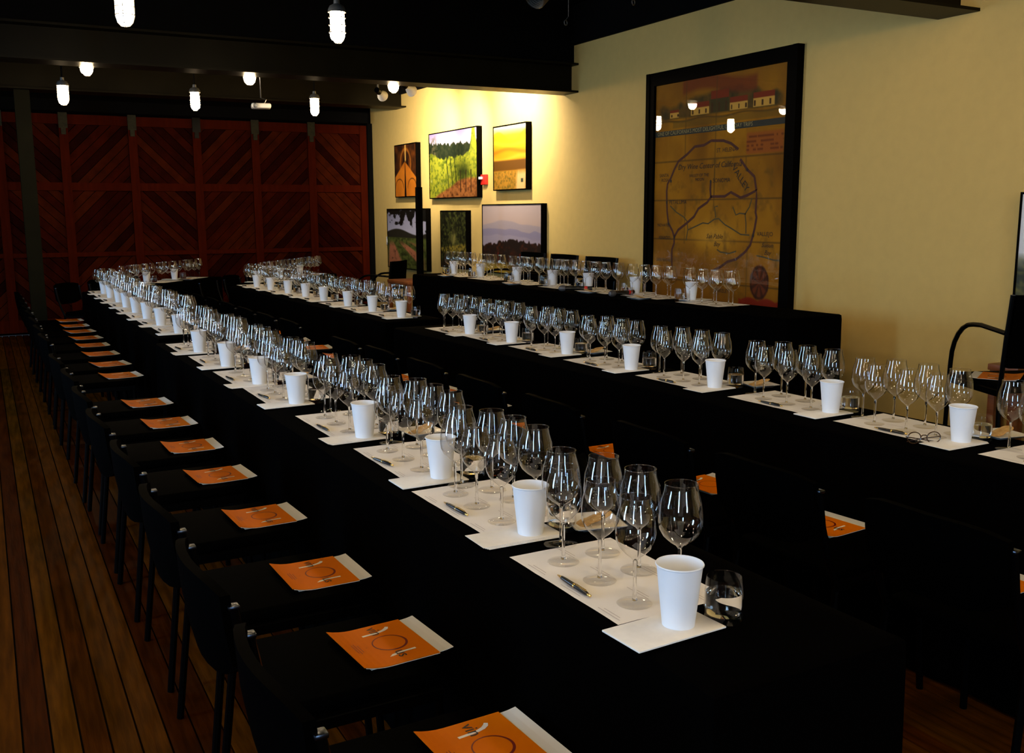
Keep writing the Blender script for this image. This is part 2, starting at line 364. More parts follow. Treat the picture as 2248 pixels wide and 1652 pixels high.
def sheet_mesh(name, W, H, img, m, dim=1.0):
    """img rows from the bottom up, values 0..255 sRGB; sheet lies in local yz, u runs along -y"""
    ny, nx, _ = img.shape
    y = np.linspace(W/2, -W/2, nx); z = np.linspace(0, H, ny)
    Yg, Zg = np.meshgrid(y, z); co = np.stack([np.zeros_like(Yg), Yg, Zg], -1).reshape(-1, 3)
    i = np.arange(ny*nx).reshape(ny, nx); f = np.stack([i[:-1, :-1], i[1:, :-1], i[1:, 1:], i[:-1, 1:]], -1).reshape(-1, 4)[:, ::-1]
    me = bpy.data.meshes.new(name); me.from_pydata(co.tolist(), [], f.tolist()); me.materials.append(MATS[m])
    a = me.attributes.new('ink', 'FLOAT_COLOR', 'POINT'); c = np.ones((ny*nx, 4)); c[:, :3] = lin(np.clip(img, 0, 255)).reshape(-1, 3)*dim
    a.data.foreach_set('color', c.astype(np.float32).ravel()); me.update(); return me
def grid(nx, ny):
    u = np.linspace(0, 1, nx)[None, :].repeat(ny, 0); v = np.linspace(0, 1, ny)[:, None].repeat(nx, 1); return u, v
def pic_barrels():
    nx, ny = 90, 130; u, v = grid(nx, ny); n = fbm(nx, ny, 5, 1); im = np.zeros((ny, nx, 3))+(40, 20, 8)
    im = mix(im, (150, 75, 15), np.clip(n*1.6-0.5, 0, 1)*0.8)
    r = np.hypot((u-0.5)*1.1, (v-0.62)*0.9); im = mix(im, (190, 110, 30), np.exp(-((r-0.27)/0.03)**2)*0.7)
    im = mix(im, (30, 14, 6), step(0.16-r, 0, 0.05)); im = mix(im, (250, 190, 90), np.exp(-((u-0.5)/0.03)**2)*step(v, 0.68, 0.05))
    top = 0.68-np.abs(u-0.47)*0.62; b = step(top-v, 0, 0.02); im = mix(im, (205, 118, 28), b)
    im = mix(im, (170, 90, 18), b*np.clip(n*1.4-0.4, 0, 1))
    gap = step(0.012+0.055*np.clip(0.6-v, 0, 1)-np.abs(u-0.48), 0, 0.012)*b; im = mix(im, (18, 8, 4), gap)
    for cx in (0.2, 0.8):
        rr = np.hypot((u-cx)*1.0, (v-0.16)*1.1); im = mix(im, (60, 30, 10), np.exp(-((rr-0.2)/0.012)**2)*step(v, 0.16, 0.05)*0.85)
    return im
def pic_vineyard():
    nx, ny = 190, 150; u, v = grid(nx, ny); n = fbm(nx, ny, 7, 21); h = fbm(nx, ny, 26, 25, 1.3)
    im = mix(np.zeros((ny, nx, 3))+(252, 246, 250), (176, 150, 205), np.clip((v-0.72)*3.2, 0, 1))
    tr = 0.78+0.06*vnoise(nx, 1, 40, 1, 4)[0]+0.05*vnoise(nx, 1, 9, 1, 5)[0]-0.03*np.linspace(0, 1, nx)
    tree = step(tr[None, :]-v, 0, 0.02); im = mix(im, (34, 44, 24), tree); im = mix(im, (72, 74, 40), tree*np.clip(h*1.8-0.8, 0, 1))
    tl = np.exp(-((u-0.1)/0.06)**2)*step(0.95-v, 0, 0.1)*(h > 0.45); im = mix(im, (110, 100, 70), tl*0.7)
    vt = 0.58+0.05*vnoise(nx, 1, 30, 1, 6)[0]+0.16*np.clip(u[0]-0.55, 0, 1)+0.10*np.exp(-((u[0]-0.04)/0.1)**2)
    vt = vt+0.45*np.exp(-((u[0]-0.93)/0.05)**2); vine = step(vt[None, :]-v, 0, 0.02)
    im = mix(im, (176, 176, 44), vine); im = mix(im, (62, 84, 18), vine*np.clip(h*2.6-1.15, 0, 1)); im = mix(im, (226, 218, 110), vine*np.clip(n*h*4-1.5, 0, 1))
    im = mix(im, (28, 40, 10), vine*step(np.sin(u*75+v*8), 0.75, 0.3)*(u > 0.35)*(u < 0.6)*0.6)
    im = mix(im, (30, 42, 10), vine*np.exp(-((u-0.72)/0.13)**2-((v-0.38)/0.14)**2)*0.85)
    s = step(0.26+0.02*np.sin(u*9)-v-0.55*np.clip(0.62-u, 0, 1), 0, 0.04); im = mix(im, (190, 118, 58), s); im = mix(im, (96, 48, 18), s*np.clip(h*2.4-1.0, 0, 1))
    for c in (0.67, 0.78, 0.88): im = mix(im, (40, 24, 12), step(0.007-np.abs(u-c), 0, 0.006)*(v < 0.4)*(v > 0.08))
    return im
def pic_sunrise():
    nx, ny = 110, 150; u, v = grid(nx, ny); n = fbm(nx, ny, 6, 41); h = fbm(nx, ny, 30, 44, 1.0)
    im = mix(np.zeros((ny, nx, 3))+(226, 128, 14), (255, 214, 40), step(v, 0.72, 0.35)); im = mix(im, (255, 246, 190), step(v, 0.92, 0.14))
    hill = step(0.84+0.08*np.sin(u*7+0.6)-v, 0, 0.02); im = mix(im, (240, 168, 22), hill*0.7)
    for vv, c in ((0.72, (248, 196, 40)), (0.6, (206, 118, 16)), (0.49, (240, 176, 44))): im = mix(im, c, np.exp(-((v-vv-0.03*np.sin(u*5+vv*20))/0.035)**2)*0.9)
    im = mix(im, (112, 70, 16), step(0.46-v, 0, 0.03)*step(v, 0.29, 0.04)); im = mix(im, (196, 136, 40), step(0.29-v, 0, 0.02)); im = mix(im, (112, 92, 26), step(0.29-v, 0, 0.02)*np.clip(h*2.4-0.9, 0, 1))
    road = step(0.14-np.abs(u-0.85-0.12*(v-0.1)), 0, 0.08)*step(0.27-v, 0, 0.1); im = mix(im, (250, 190, 120), road)
    car = step(0.035-np.abs(u-0.88), 0, 0.01)*step(0.03-np.abs(v-0.13), 0, 0.01); im = mix(im, (60, 70, 50), car)
    return im
def pic_rows():
    nx, ny = 150, 150; u, v = grid(nx, ny); n = fbm(nx, ny, 8, 61); h = fbm(nx, ny, 26, 65)
    im = mix(np.zeros((ny, nx, 3))+(168, 166, 186), (120, 118, 144), step(v, 0.85, 0.4))
    im = mix(im, (14, 14, 10), step(n+0.55*np.clip((v-0.72)*3, -1, 1)+0.5*np.abs(u-0.5)-0.12, 0.74, 0.08)*(v > 0.6))
    im = mix(im, (38, 36, 26), step(0.62+0.05*np.sin(u*6)-v, 0, 0.02)); fld = step(0.52-v, 0, 0.02); im = mix(im, (84, 92, 40), fld); im = mix(im, (40, 46, 18), fld*np.clip(h*2.5-1, 0, 1))
    a = (u-0.05)/(np.clip(0.62-v, 0.05, 1)); soil = step(np.sin(a*4.2+0.4), 0.1, 0.6)*step(0.42-v, 0, 0.12)*step(0.9-u-0.2*v, 0, 0.3); im = mix(im, (170, 104, 72), soil); im = mix(im, (60, 44, 26), soil*np.clip(h*2.4-1.3, 0, 1))
    return im
def pic_garden():
    nx, ny = 80, 120; u, v = grid(nx, ny); n = fbm(nx, ny, 8, 81); h = fbm(nx, ny, 24, 85)
    im = mix(np.zeros((ny, nx, 3))+(20, 22, 10), (80, 84, 34), np.clip(h*2.4-1, 0, 1)); im = mix(im, (150, 140, 70), np.exp(-((u-0.55)/0.16)**2-((v-0.45)/0.22)**2)*np.clip(n*1.8-0.4, 0, 1))
    im = mix(im, (150, 128, 44), step(0.34+0.1*u-v, 0, 0.03)*step(v, 0.2+0.1*0.5, 0.1)*np.clip(h*2-0.5, 0, 1)); return mix(im, (28, 20, 10), step(0.12-v, 0, 0.1)*0.8)
def pic_hills():
    nx, ny = 190, 120; u, v = grid(nx, ny); h = fbm(nx, ny, 24, 105, 1.6)
    im = mix(np.zeros((ny, nx, 3))+(206, 176, 162), (196, 174, 170), step(v, 0.8, 0.3))
    for base, amp, c, s in ((0.72, 0.05, (176, 160, 166), 3), (0.62, 0.05, (150, 140, 164), 5), (0.52, 0.03, (166, 154, 172), 4)):
        rdg = base+amp*(vnoise(nx, 1, s*2, 1, s)[0]-0.4)+0.04*np.sin(u[0]*4); im = mix(im, c, step(rdg[None, :]-v, 0, 0.015)*np.clip(1.2-(rdg[None, :]-v)*3, 0.2, 1))
    f = 0.36+0.1*np.sin(np.clip(u[0]*2.6, 0, PI))+0.05*vnoise(nx, 1, 46, 1, 9)[0]; fo = step(f[None, :]-v, 0, 0.015); im = mix(im, (34, 22, 16), fo); im = mix(im, (96, 42, 20), fo*np.clip(h*2.2-1.1, 0, 1))
    im = mix(im, (166, 140, 40), step(0.13+0.05*h-v, 0, 0.06)*step(0.5-u, 0, 0.25))
    for c in (0.28, 0.66, 0.83): im = mix(im, (130, 30, 22), step(0.006-np.abs(u-c), 0, 0.006)*(v < 0.3))
    return im
def pic_trees():
    nx, ny = 90, 90; u, v = grid(nx, ny); n = fbm(nx, ny, 6, 121); h = fbm(nx, ny, 26, 125); t = step(0.55+0.2*(n-0.5)-v, 0, 0.1)
    return mix(mix(np.zeros((ny, nx, 3))+(206, 206, 208), (40, 42, 18), t), (120, 112, 40), t*np.clip(h*2.6-1.2, 0, 1))
def picture(name, y0, y1, z0, z1, img, label, dim=1.0, depth=0.06, fr=0.012):
    """y0>y1 : left and right edges as seen from the room"""
    t = thing(name, label, 'picture', (XW, (y0+y1)/2, z0), 0, 'framed vineyard photographs')
    W = y0-y1; H = z1-z0
    obj('print', sheet_mesh(name, W-2*fr, H-2*fr, img, 'print', dim), t, (-depth-0.001, 0, fr))
    m = MB().box(-depth, 0, -W/2, W/2, 0, H)
    m.box(-depth-0.006, -depth, -W/2, -W/2+fr, 0, H).box(-depth-0.006, -depth, W/2-fr, W/2, 0, H).box(-depth-0.006, -depth, -W/2+fr, W/2-fr, 0, fr).box(-depth-0.006, -depth, -W/2+fr, W/2-fr, H-fr, H)
    obj('frame', m.mesh('frame', 'frame_black'), t)
picture('picture', 12.92, 12.16, 1.735, 2.43, pic_barrels(), 'narrow framed photo of orange wine barrels in a cellar', 0.75)
picture('picture', 11.74, 10.36, 1.70, 2.50, pic_vineyard(), 'large framed photo of sunny green vine rows and conifers', 0.42)
picture('picture', 9.96, 9.20, 1.765, 2.455, pic_sunrise(), 'framed photo of a golden sunrise over vineyard hills', 0.5)
picture('picture', 13.26, 11.86, 0.775, 1.585, pic_rows(), 'framed photo of vine rows and red soil under overhanging leaves', 0.8)
picture('picture', 11.42, 10.67, 0.86, 1.555, pic_garden(), 'small dark framed photo of a shaded green garden')
picture('picture', 10.25, 8.88, 0.86, 1.62, pic_hills(), 'wide framed photo of misty hills above a dark forest', 0.62)
picture('picture', 3.57, 2.2, 0.80, 1.63, pic_trees(), 'framed photo of leafy trees behind the armchair')

# ------------------------------------------------------------------ big framed map
def text_mesh(s, size, m, font_scale=1.0, shear=0.0):
    cu = bpy.data.curves.new('txt', 'FONT'); cu.body = s; cu.size = size; cu.shear = shear; cu.resolution_u = 2; cu.fill_mode = 'FRONT'
    o = bpy.data.objects.new('txt', cu); C.objects.link(o); dg = bpy.context.evaluated_depsgraph_get()
    me = bpy.data.meshes.new_from_object(o.evaluated_get(dg)); bpy.data.objects.remove(o); bpy.data.curves.remove(cu)
    me.materials.clear(); me.materials.append(MATS[m]); return me
def ribbon(pts, w):
    m = MB(); n = len(pts); P = [Vector((p[0], p[1], 0)) for p in pts]; vs = []
    for i in range(n):
        t = (P[min(i+1, n-1)]-P[max(i-1, 0)]).normalized(); s = Vector((-t.y, t.x, 0))*w/2; vs += [P[i]+s, P[i]-s]
    m.add(vs, [(2*i, 2*i+1, 2*i+3, 2*i+2) for i in range(n-1)]); return m
MY0, MY1, MZ0, MZ1 = 7.0, 5.435, 0.72, 2.565
MW, MH = MY0-MY1, MZ1-MZ0
mat('map_red', (0.075, 0.012, 0.003), 0.7, noise=0.35, scale=14); mat('map_river', (0.075, 0.052, 0.012), 0.7, noise=0.3, scale=14)
mat('map_green', (0.022, 0.022, 0.012), 0.7, noise=0.3, scale=10)
def map_img():
    nx, ny = 230, 270; u, v = grid(nx, ny); n = fbm(nx, ny, 5, 201); h = fbm(nx, ny, 22, 206)
    im = mix(np.zeros((ny, nx, 3))+(160, 106, 8), (112, 68, 4), np.clip(n*1.8-0.5, 0, 1)); im = mix(im, (120, 80, 20), np.clip(h*2-1.1, 0, 1)*0.6)
    im = mix(im, (132, 84, 22), step(v, 0.93, 0.15)*0.6)
    # dark hills and trees behind the town
    hill = step(0.885+0.05*np.exp(-((u-0.55)/0.25)**2)+0.02*vnoise(nx, 1, 24, 1, 7)[0][None, :]-v, 0, 0.02)*step(v, 0.845, 0.01)*step(0.5-np.abs(u-0.5), 0.05, 0.05)
    im = mix(im, (84, 62, 24), hill*0.85); im = mix(im, (50, 44, 20), hill*np.clip(h*2.4-1.0, 0, 1))
    bld = ((0.126, 0.20, 0.034), (0.30, 0.445, 0.05), (0.455, 0.59, 0.09), (0.60, 0.725, 0.05), (0.765, 0.91, 0.055))
    for k, (a, b, t) in enumerate(bld):
        g = (u > a)*(u < b)*(v > 0.850)*(v < 0.85+t); z0 = 0.85+t*0.62
        im = mix(im, (200, 150, 62) if k != 2 else (66, 56, 24), g*(v < z0)*1.0); im = mix(im, (120, 44, 16), g*(v >= z0)*1.0)
        im = mix(im, (70, 44, 16), g*(v < z0)*(np.sin((u-a)*120) > 0.75)*(v > 0.853)*(v < 0.85+t*0.45)*1.0)
    im = mix(im, (80, 56, 18), np.exp(-((v-0.834-0.004*np.sin(u*20))/0.004)**2)*0.9); im = mix(im, (100, 76, 26), (v > 0.805)*(v < 0.83)*(u > 0.15)*0.45)
    rib = step(0.03-np.abs(v-0.965-0.02*np.sin((u-0.2)*9)), 0, 0.02)*step(0.28-np.abs(u-0.51), 0, 0.02); im = mix(im, (108, 44, 18), rib*0.75)
    for vv in (0.66, 0.49, 0.317, 0.137): im = mix(im, (70, 48, 16), np.exp(-((v-vv)/0.0028)**2)*0.85)
    for uu, a, b in ((0.26, 0.66, 1), (0.5, 0.5, 1), (0.27, 0.3, 0.49), (0.5, 0.44, 0.66), (0.73, 0.6, 0.66), (0.76, 0, 0.30)): im = mix(im, (84, 58, 20), np.exp(-((u-uu)/0.0032)**2)*(v > a)*(v < b)*0.75)
    sg = step(0.125-np.abs(u-0.855), 0, 0.008)*step(0.042-np.abs(v-0.71), 0, 0.008); im = mix(im, (150, 76, 26), sg*0.8)
    for vv in (0.735, 0.716, 0.70, 0.684): im = mix(im, (90, 40, 16), sg*np.exp(-((v-vv)/0.004)**2)*(vnoise(nx, 1, 60, 1, int(vv*1000))[0] > 0.4)[None, :]*0.8)
    bay = np.exp(-((u-0.5)/0.16)**2-((v-0.34)/0.06)**2); im = mix(im, (214, 156, 52), bay*0.7)
    im = mix(im, (90, 64, 20), np.clip(h*2.6-1.5, 0, 1)*0.6*(v < 0.66))
    e = np.hypot((u-0.852)/0.066, (v-0.155)/0.07); im = mix(im, (98, 42, 20), step(1-e, 0, 0.1)*0.9); im = mix(im, (52, 26, 12), np.exp(-((e-0.9)/0.07)**2)*0.8); im = mix(im, (40, 22, 12), step(1-e, 0, 0.1)*step(np.abs(np.sin(np.arctan2(v-0.155, u-0.852)*4)), 0.8, 0.3)*0.6)
    ct = step(0.15-np.abs(u-0.86), 0, 0.01)*step(0.045+0.012*np.abs(np.sin(u*26))-np.abs(v-0.035), 0, 0.008); im = mix(im, (128, 26, 16), ct*0.85)
    return im
mp = thing('framed_map', 'tall black-framed antique road map under glass', 'map', (XW, (MY0+MY1)/2, MZ0))
msh = obj('map_sheet', sheet_mesh('map_sheet', MW, MH, map_img(), 'map_print'), mp, (-0.03, 0, 0))
m = MB(); b = 0.105; hw = MW/2
for (ya, yb, za, zb) in ((-hw-b, -hw, -b, MH+b), (hw, hw+b, -b, MH+b), (-hw, hw, -b, 0), (-hw, hw, MH, MH+b)): m.box(-0.055, 0, ya, yb, za, zb)
for (ya, yb, za, zb) in ((-hw-b, -hw-b*0.55, -b, MH+b), (hw+b*0.55, hw+b, -b, MH+b)): m.box(-0.063, -0.055, ya, yb, za, zb)
obj('frame', m.mesh('frame', 'frame_black'), mp)
m = MB(); m.add([(-0.04, hw, 0), (-0.04, hw, MH), (-0.04, -hw, MH), (-0.04, -hw, 0)], [(0, 1, 2, 3)]); obj('glass_pane', m.mesh('glass_pane', 'pane_glass'), mp)
FACE = Matrix(((0, 0, -1), (-1, 0, 0), (0, 1, 0))).to_euler()   # local x -> -y, local y -> +z, normal -> -x
def on_map(name, me, u, v, rot=0, lift=0.002):
    o = obj(name, me, msh, (-lift, hw-u*MW, v*MH)); o.rotation_euler = (Matrix(((0, 0, -1), (-1, 0, 0), (0, 1, 0))) @ Matrix.Rotation(rot, 3, 'Z')).to_euler(); return o
ROADS = [[(0.674,0.69),(0.619,0.716),(0.563,0.73),(0.469,0.735),(0.412,0.719),(0.339,0.717),(0.28,0.688),(0.205,0.659),(0.171,0.624),(0.144,0.588),(0.116,0.563),(0.11,0.532),(0.113,0.481),(0.117,0.441),(0.131,0.389),(0.168,0.354),(0.184,0.327),(0.185,0.299),(0.167,0.271),(0.167,0.235),(0.171,0.191)],
 [(0.184,0.327),(0.217,0.359),(0.29,0.39),(0.347,0.418),(0.381,0.452),(0.45,0.478),(0.477,0.5),(0.471,0.533),(0.473,0.563)],
 [(0.476,0.502),(0.584,0.502),(0.629,0.518),(0.701,0.495),(0.744,0.503),(0.811,0.522),(0.813,0.485),(0.81,0.436),(0.818,0.415),(0.808,0.372),(0.795,0.337),(0.781,0.305),(0.746,0.275),(0.684,0.244),(0.619,0.231),(0.567,0.207),(0.513,0.191)],
 [(0.689,0.65),(0.744,0.605),(0.792,0.578),(0.796,0.569),(0.811,0.522)]]
RIVERS = [[(0.299,0.36),(0.363,0.376),(0.42,0.391),(0.462,0.388),(0.509,0.407),(0.542,0.41),(0.591,0.385),(0.637,0.371),(0.71,0.346),(0.773,0.344)],[(0.519,0.414),(0.509,0.459),(0.533,0.462)],[(0.747,0.35),(0.745,0.393),(0.736,0.429),(0.766,0.457),(0.782,0.492)],[(0.144,0.465),(0.198,0.437),(0.259,0.417),(0.29,0.398),(0.299,0.36),(0.286,0.313)],[(0.646,0.458),(0.67,0.425),(0.698,0.432),(0.743,0.429)],[(0.536,0.28),(0.564,0.27),(0.63,0.266),(0.682,0.277)],[(0.827,0.263),(0.882,0.258),(0.942,0.249),(0.99,0.248)]]
for L, w_, mm, nm, z in [(r, 0.021, 'map_red', 'road_line', 0.0012) for r in ROADS]+[(r, 0.011, 'map_river', 'river_line', 0.0008) for r in RIVERS]:
    on_map(nm, ribbon([((u)*MW, v*MH) for u, v in L], w_).mesh(nm, mm), 0, 0, 0, z)
on_map('banner', MB().add([(0.0, 0, 0), (MW, 0, 0), (MW, 0.045, 0), (0, 0.045, 0)], [(0, 1, 2, 3)]).mesh('banner', 'map_green'), 0, 0.772, 0, 0.0015)
TX = [('ONE OF CALIFORNIA\'S MOST DELIGHTFUL ONE-DAY TRIPS', 0.02, 0.778, 0.044, 'map_pale_ink', 0, 0), ('Dry Wine Center of California', 0.205, 0.622, 0.062, 'map_ink', 0, 0.25), ('SANTA', 0.045, 0.594, 0.032, 'map_ink', 0, 0), ('ROSA', 0.062, 0.573, 0.032, 'map_ink', 0, 0),
 ('ST. HELENA', 0.512, 0.684, 0.036, 'map_ink', 0, 0), ('SONOMA', 0.49, 0.56, 0.038, 'map_ink', 0, 0), ('VALLEY', 0.63, 0.615, 0.075, 'map_ink', -0.82, 0), ('PETALUMA', 0.135, 0.473, 0.038, 'map_ink', 0, 0), ('NOVATO', 0.036, 0.372, 0.030, 'map_ink', 0, 0), ('IGNACIO', 0.05, 0.316, 0.030, 'map_ink', 0, 0),
 ('VALLEJO', 0.825, 0.342, 0.036, 'map_ink', 0, 0), ('San Pablo', 0.45, 0.326, 0.052, 'map_ink', 0, 0.35), ('Bay', 0.51, 0.294, 0.052, 'map_ink', 0, 0.35), ('Suisun', 0.86, 0.298, 0.048, 'map_ink', 0, 0.35), ('Bay', 0.88, 0.268, 0.048, 'map_ink', 0, 0.35), ('SAN RAFAEL', 0.03, 0.215, 0.032, 'map_ink', 0, 0), ('BERKELEY', 0.52, 0.10, 0.042, 'map_ink', 0, 0), ('VALLEY OF THE', 0.30, 0.588, 0.028, 'map_ink', 0, 0.1), ('MOON', 0.35, 0.570, 0.028, 'map_ink', 0, 0.1)]
for s, u, v, z, mm, r_, sh in TX: on_map('lettering', text_mesh(s, z*(1.25 if z < 0.04 else 1.0), mm, 1, sh), u, v, r_, 0.0025)
for u, v in ((0.147, 0.575), (0.474, 0.565), (0.115, 0.481), (0.133, 0.385), (0.186, 0.325), (0.80, 0.343), (0.742, 0.606)):
    on_map('town_dot', MB().add([(0.011*math.cos(a), 0.014*math.sin(a), 0) for a in np.linspace(0, 2*PI, 11)[:-1]], [tuple(range(10))]).mesh('dot', 'map_ink'), u, v, 0, 0.003)

# ------------------------------------------------------------------ small wall and ceiling fittings
t = thing('fire_alarm', 'red fire alarm box with white strobe beside the vine-row photo', 'fire alarm', (XW, 10.27, 1.84))
obj('body', bm_mesh(bevel_box(-0.04, 0, -0.06, 0.06, 0, 0.115, 0.006), 'body', 'alarm_red'), t); obj('strobe', bm_mesh(bevel_box(-0.07, -0.04, 0.0, 0.055, 0.06, 0.09, 0.005), 'strobe', 'white_plastic'), t)
t = thing('light_switch', 'small white light switch plate on the wall near the red doors', 'switch', (XW, 13.42, 1.08))
obj('plate', bm_mesh(bevel_box(-0.008, 0, -0.035, 0.035, 0, 0.115, 0.003), 'plate', 'white_plastic'), t); obj('rocker', bm_mesh(bevel_box(-0.014, -0.008, -0.012, 0.012, 0.035, 0.08, 0.002), 'rocker', 'white_plastic'), t)
t = thing('ceiling_projector', 'white projector hung from the ceiling before the red doors', 'projector', (2.98, 11.75, 2.74), -0.2)
obj('body', bm_mesh(bevel_box(-0.11, 0.11, -0.09, 0.09, -0.02, 0.035, 0.018, 3), 'body', 'white_plastic'), t); obj('mount_arm', MB().tube([(0.03, 0, 0.03), (0.06, 0, 0.08), (0.0, 0, 0.1), (0.0, 0, ZC-2.74)], 0.009, 8).mesh('arm', 'bare_metal', True), t)
obj('lens', MB().lathe([(0.0005, -0.02), (0.02, -0.02), (0.024, 0.0), (0.024, 0.03)], 14).mesh('lens', 'pen_black', True), t, (-0.07, -0.09, 0.005), (PI/2, 0, 0))
t = thing('flexible_duct', 'ribbed silver duct end hanging below the black ceiling', 'duct', (3.60, 6.42, 3.02))
m = MB(); pr = []
for k in range(15): pr += [(0.075, k*0.02), (0.082, k*0.02+0.01)]
obj('hose', m.lathe(pr, 18).mesh('hose', 'grey_metal', True), t, (0, 0, 0.0), (0, 0.9, 0.4))
for (x, y) in ((4.06, 6.75), (4.09, 5.90)):
    t = thing('hanging_clamp', 'small steel clamp on a wire below the black ceiling', 'clamp', (x, y, 2.95), 0.4, 'ceiling clamps')
    obj('ring', MB().lathe([(0.018+0.004*math.cos(a), 0.004*math.sin(a)) for a in np.linspace(0, 2*PI, 7)[:-1]], 14, close=True).mesh('ring', 'grey_metal', True), t, (0, 0, 0), (PI/2, 0, 0)); obj('wire', MB().tube([(0.0, 0, 0.02), (0.035, 0, 0.05), (0.035, 0, ZC-2.95)], 0.0025, 6).mesh('wire', 'grey_metal'), t)

# ------------------------------------------------------------------ riser, tables and cloths
rs = thing('stage_riser', 'low black platform under the head table along the wall', 'platform', (0, 0, 0))
obj('deck', MB().box(3.62, XW-0.005, 2.2, 10.4, 0.16, 0.2).mesh('deck', 'black_vinyl'), rs); obj('skirt', MB().box(3.64, 3.66, 2.22, 10.38, 0, 0.16).box(3.66, XW-0.005, 2.22, 2.24, 0, 0.16).box(3.66, XW-0.005, 10.36, 10.38, 0, 0.16).mesh('skirt', 'black_cloth'), rs)
def dressed_table(ox, oy, ang, L, D, z0, ht, name, seed):
    """local +y runs along the table, local +x across it, origin at its corner nearest the sitters"""
    t = thing('folding_table', 'folding table hidden under the cloth of the %s' % name, 'table', (ox, oy, z0), ang, 'cloth-covered tables')
    obj('tabletop', MB().box(0.01, D-0.01, 0.01, L-0.01, ht-0.03, ht-0.004).mesh('tabletop', 'table_wood'), t)
    for x in (0.05, D-0.05):
        for y in (0.25, L-0.25): obj('leg', MB().tube([(x, y, 0), (x, y, ht-0.03)], 0.014, 8).mesh('leg', 'black_metal'), t)
    r = random.Random(seed); P = []; step_ = 0.05
    def edge(a, b):
        n = max(2, int((b-a).length/step_)); return [a+(b-a)*(k/n) for k in range(n)]
    cs = [Vector((0, 0, 0)), Vector((D, 0, 0)), Vector((D, L, 0)), Vector((0, L, 0))]; base = []; nor = []
    for i in range(4):
        a, b = cs[i], cs[(i+1) % 4]; n_ = Vector(((b-a).y, -(b-a).x, 0)).normalized()
        for k, p in enumerate(edge(a, b)): base.append(p); nor.append((n_+Vector(((a-cs[i-1]).y, -(a-cs[i-1]).x, 0)).normalized()).normalized() if k == 0 else n_)
    ph = [r.uniform(0, 6.28) for _ in base]; s = 0; m = MB(); N = len(base); rows = [(-0.012, ht, 0), (0.0, ht-0.006, 0), (0.003, ht-0.03, 0.05), (0.004, ht*0.7, 0.35), (0.008, ht*0.4, 0.7), (0.012, 0.012, 1.0)]
    vs = []
    for (off, z, tt) in rows:
        for k in range(N): vs.append(base[k]+nor[k]*(off+tt*0.010*math.sin(k*0.9+ph[k]*0.25))+Vector((0, 0, z)))
    fs = [tuple(range(N))]+[(q*N+k, (q+1)*N+k, (q+1)*N+(k+1) % N, q*N+(k+1) % N) for q in range(len(rows)-1) for k in range(N)]
    m.add(vs, fs); c = obj('tablecloth', m.mesh('tablecloth', 'black_cloth', True), None, (ox, oy, z0), (0, 0, ang))
    tag(c, 'floor-length black cloth covering the %s' % name, 'tablecloth', 'black tablecloths')
TD = 0.457
aA = math.atan2(0.088, 4.3); aB = math.atan2(0.164, 3.57)
# place settings: (cup x, cup y) measured along each row; table edge towards the sitters lies `inset` before the cup
CUP_A1 = [(1.117,1.424),(1.129,2.035),(1.146,2.608),(1.133,3.237),(1.093,3.966),(1.079,4.512),(1.069,5.125),(1.044,5.733)]
CUP_A2 = [(1.105,6.722),(1.075,7.265),(1.058,7.79),(1.051,8.32),(1.045,8.84),(1.04,9.40),(1.035,9.93),(1.03,10.47)]
CUP_B1 = [(2.889,2.182),(2.875,2.763),(2.847,3.416),(2.816,4.026),(2.812,4.652),(2.785,5.241),(2.745,5.747)]
CUP_B1 = [(2.915,1.58)]+CUP_B1
CUP_B2 = [(2.745,6.916),(2.714,7.461),(2.69,8.013),(2.674,8.61),(2.655,9.12),(2.62,9.60),(2.59,10.13),(2.565,10.6)]
CUP_H = [(4.33,5.49),(4.32,6.14),(4.27,6.72),(4.23,7.22),(4.20,7.81),(4.19,8.50),(4.175,9.08)]
dressed_table(1.0, 1.18, aA, 5.14, TD, 0, 0.75, 'floor-side table', 1)
dressed_table(0.945, 6.545, math.atan2(0.06, 3.5), 4.4, TD, 0, 0.75, 'floor-side table past the gap', 2)
dressed_table(2.715, 0.95, aB, 5.42, TD, 0, 0.75, 'middle table', 3)
dressed_table(2.545, 6.74, math.atan2(0.17, 3.6), 4.25, TD, 0, 0.75, 'middle table past the gap', 4)
dressed_table(4.07, 4.28, math.atan2(0.24, 4.95), 5.05, TD, 0.2, 0.72, 'head table', 5)
DG = math.atan2(0.62, 0.785)      # slanted end tables
dressed_table(1.0, 11.36, -DG, 2.05, TD, 0, 0.75, 'slanted end of the floor-side row', 6)
dressed_table(2.52, 11.34, -DG, 1.95, TD, 0, 0.75, 'slanted end of the middle row', 7)

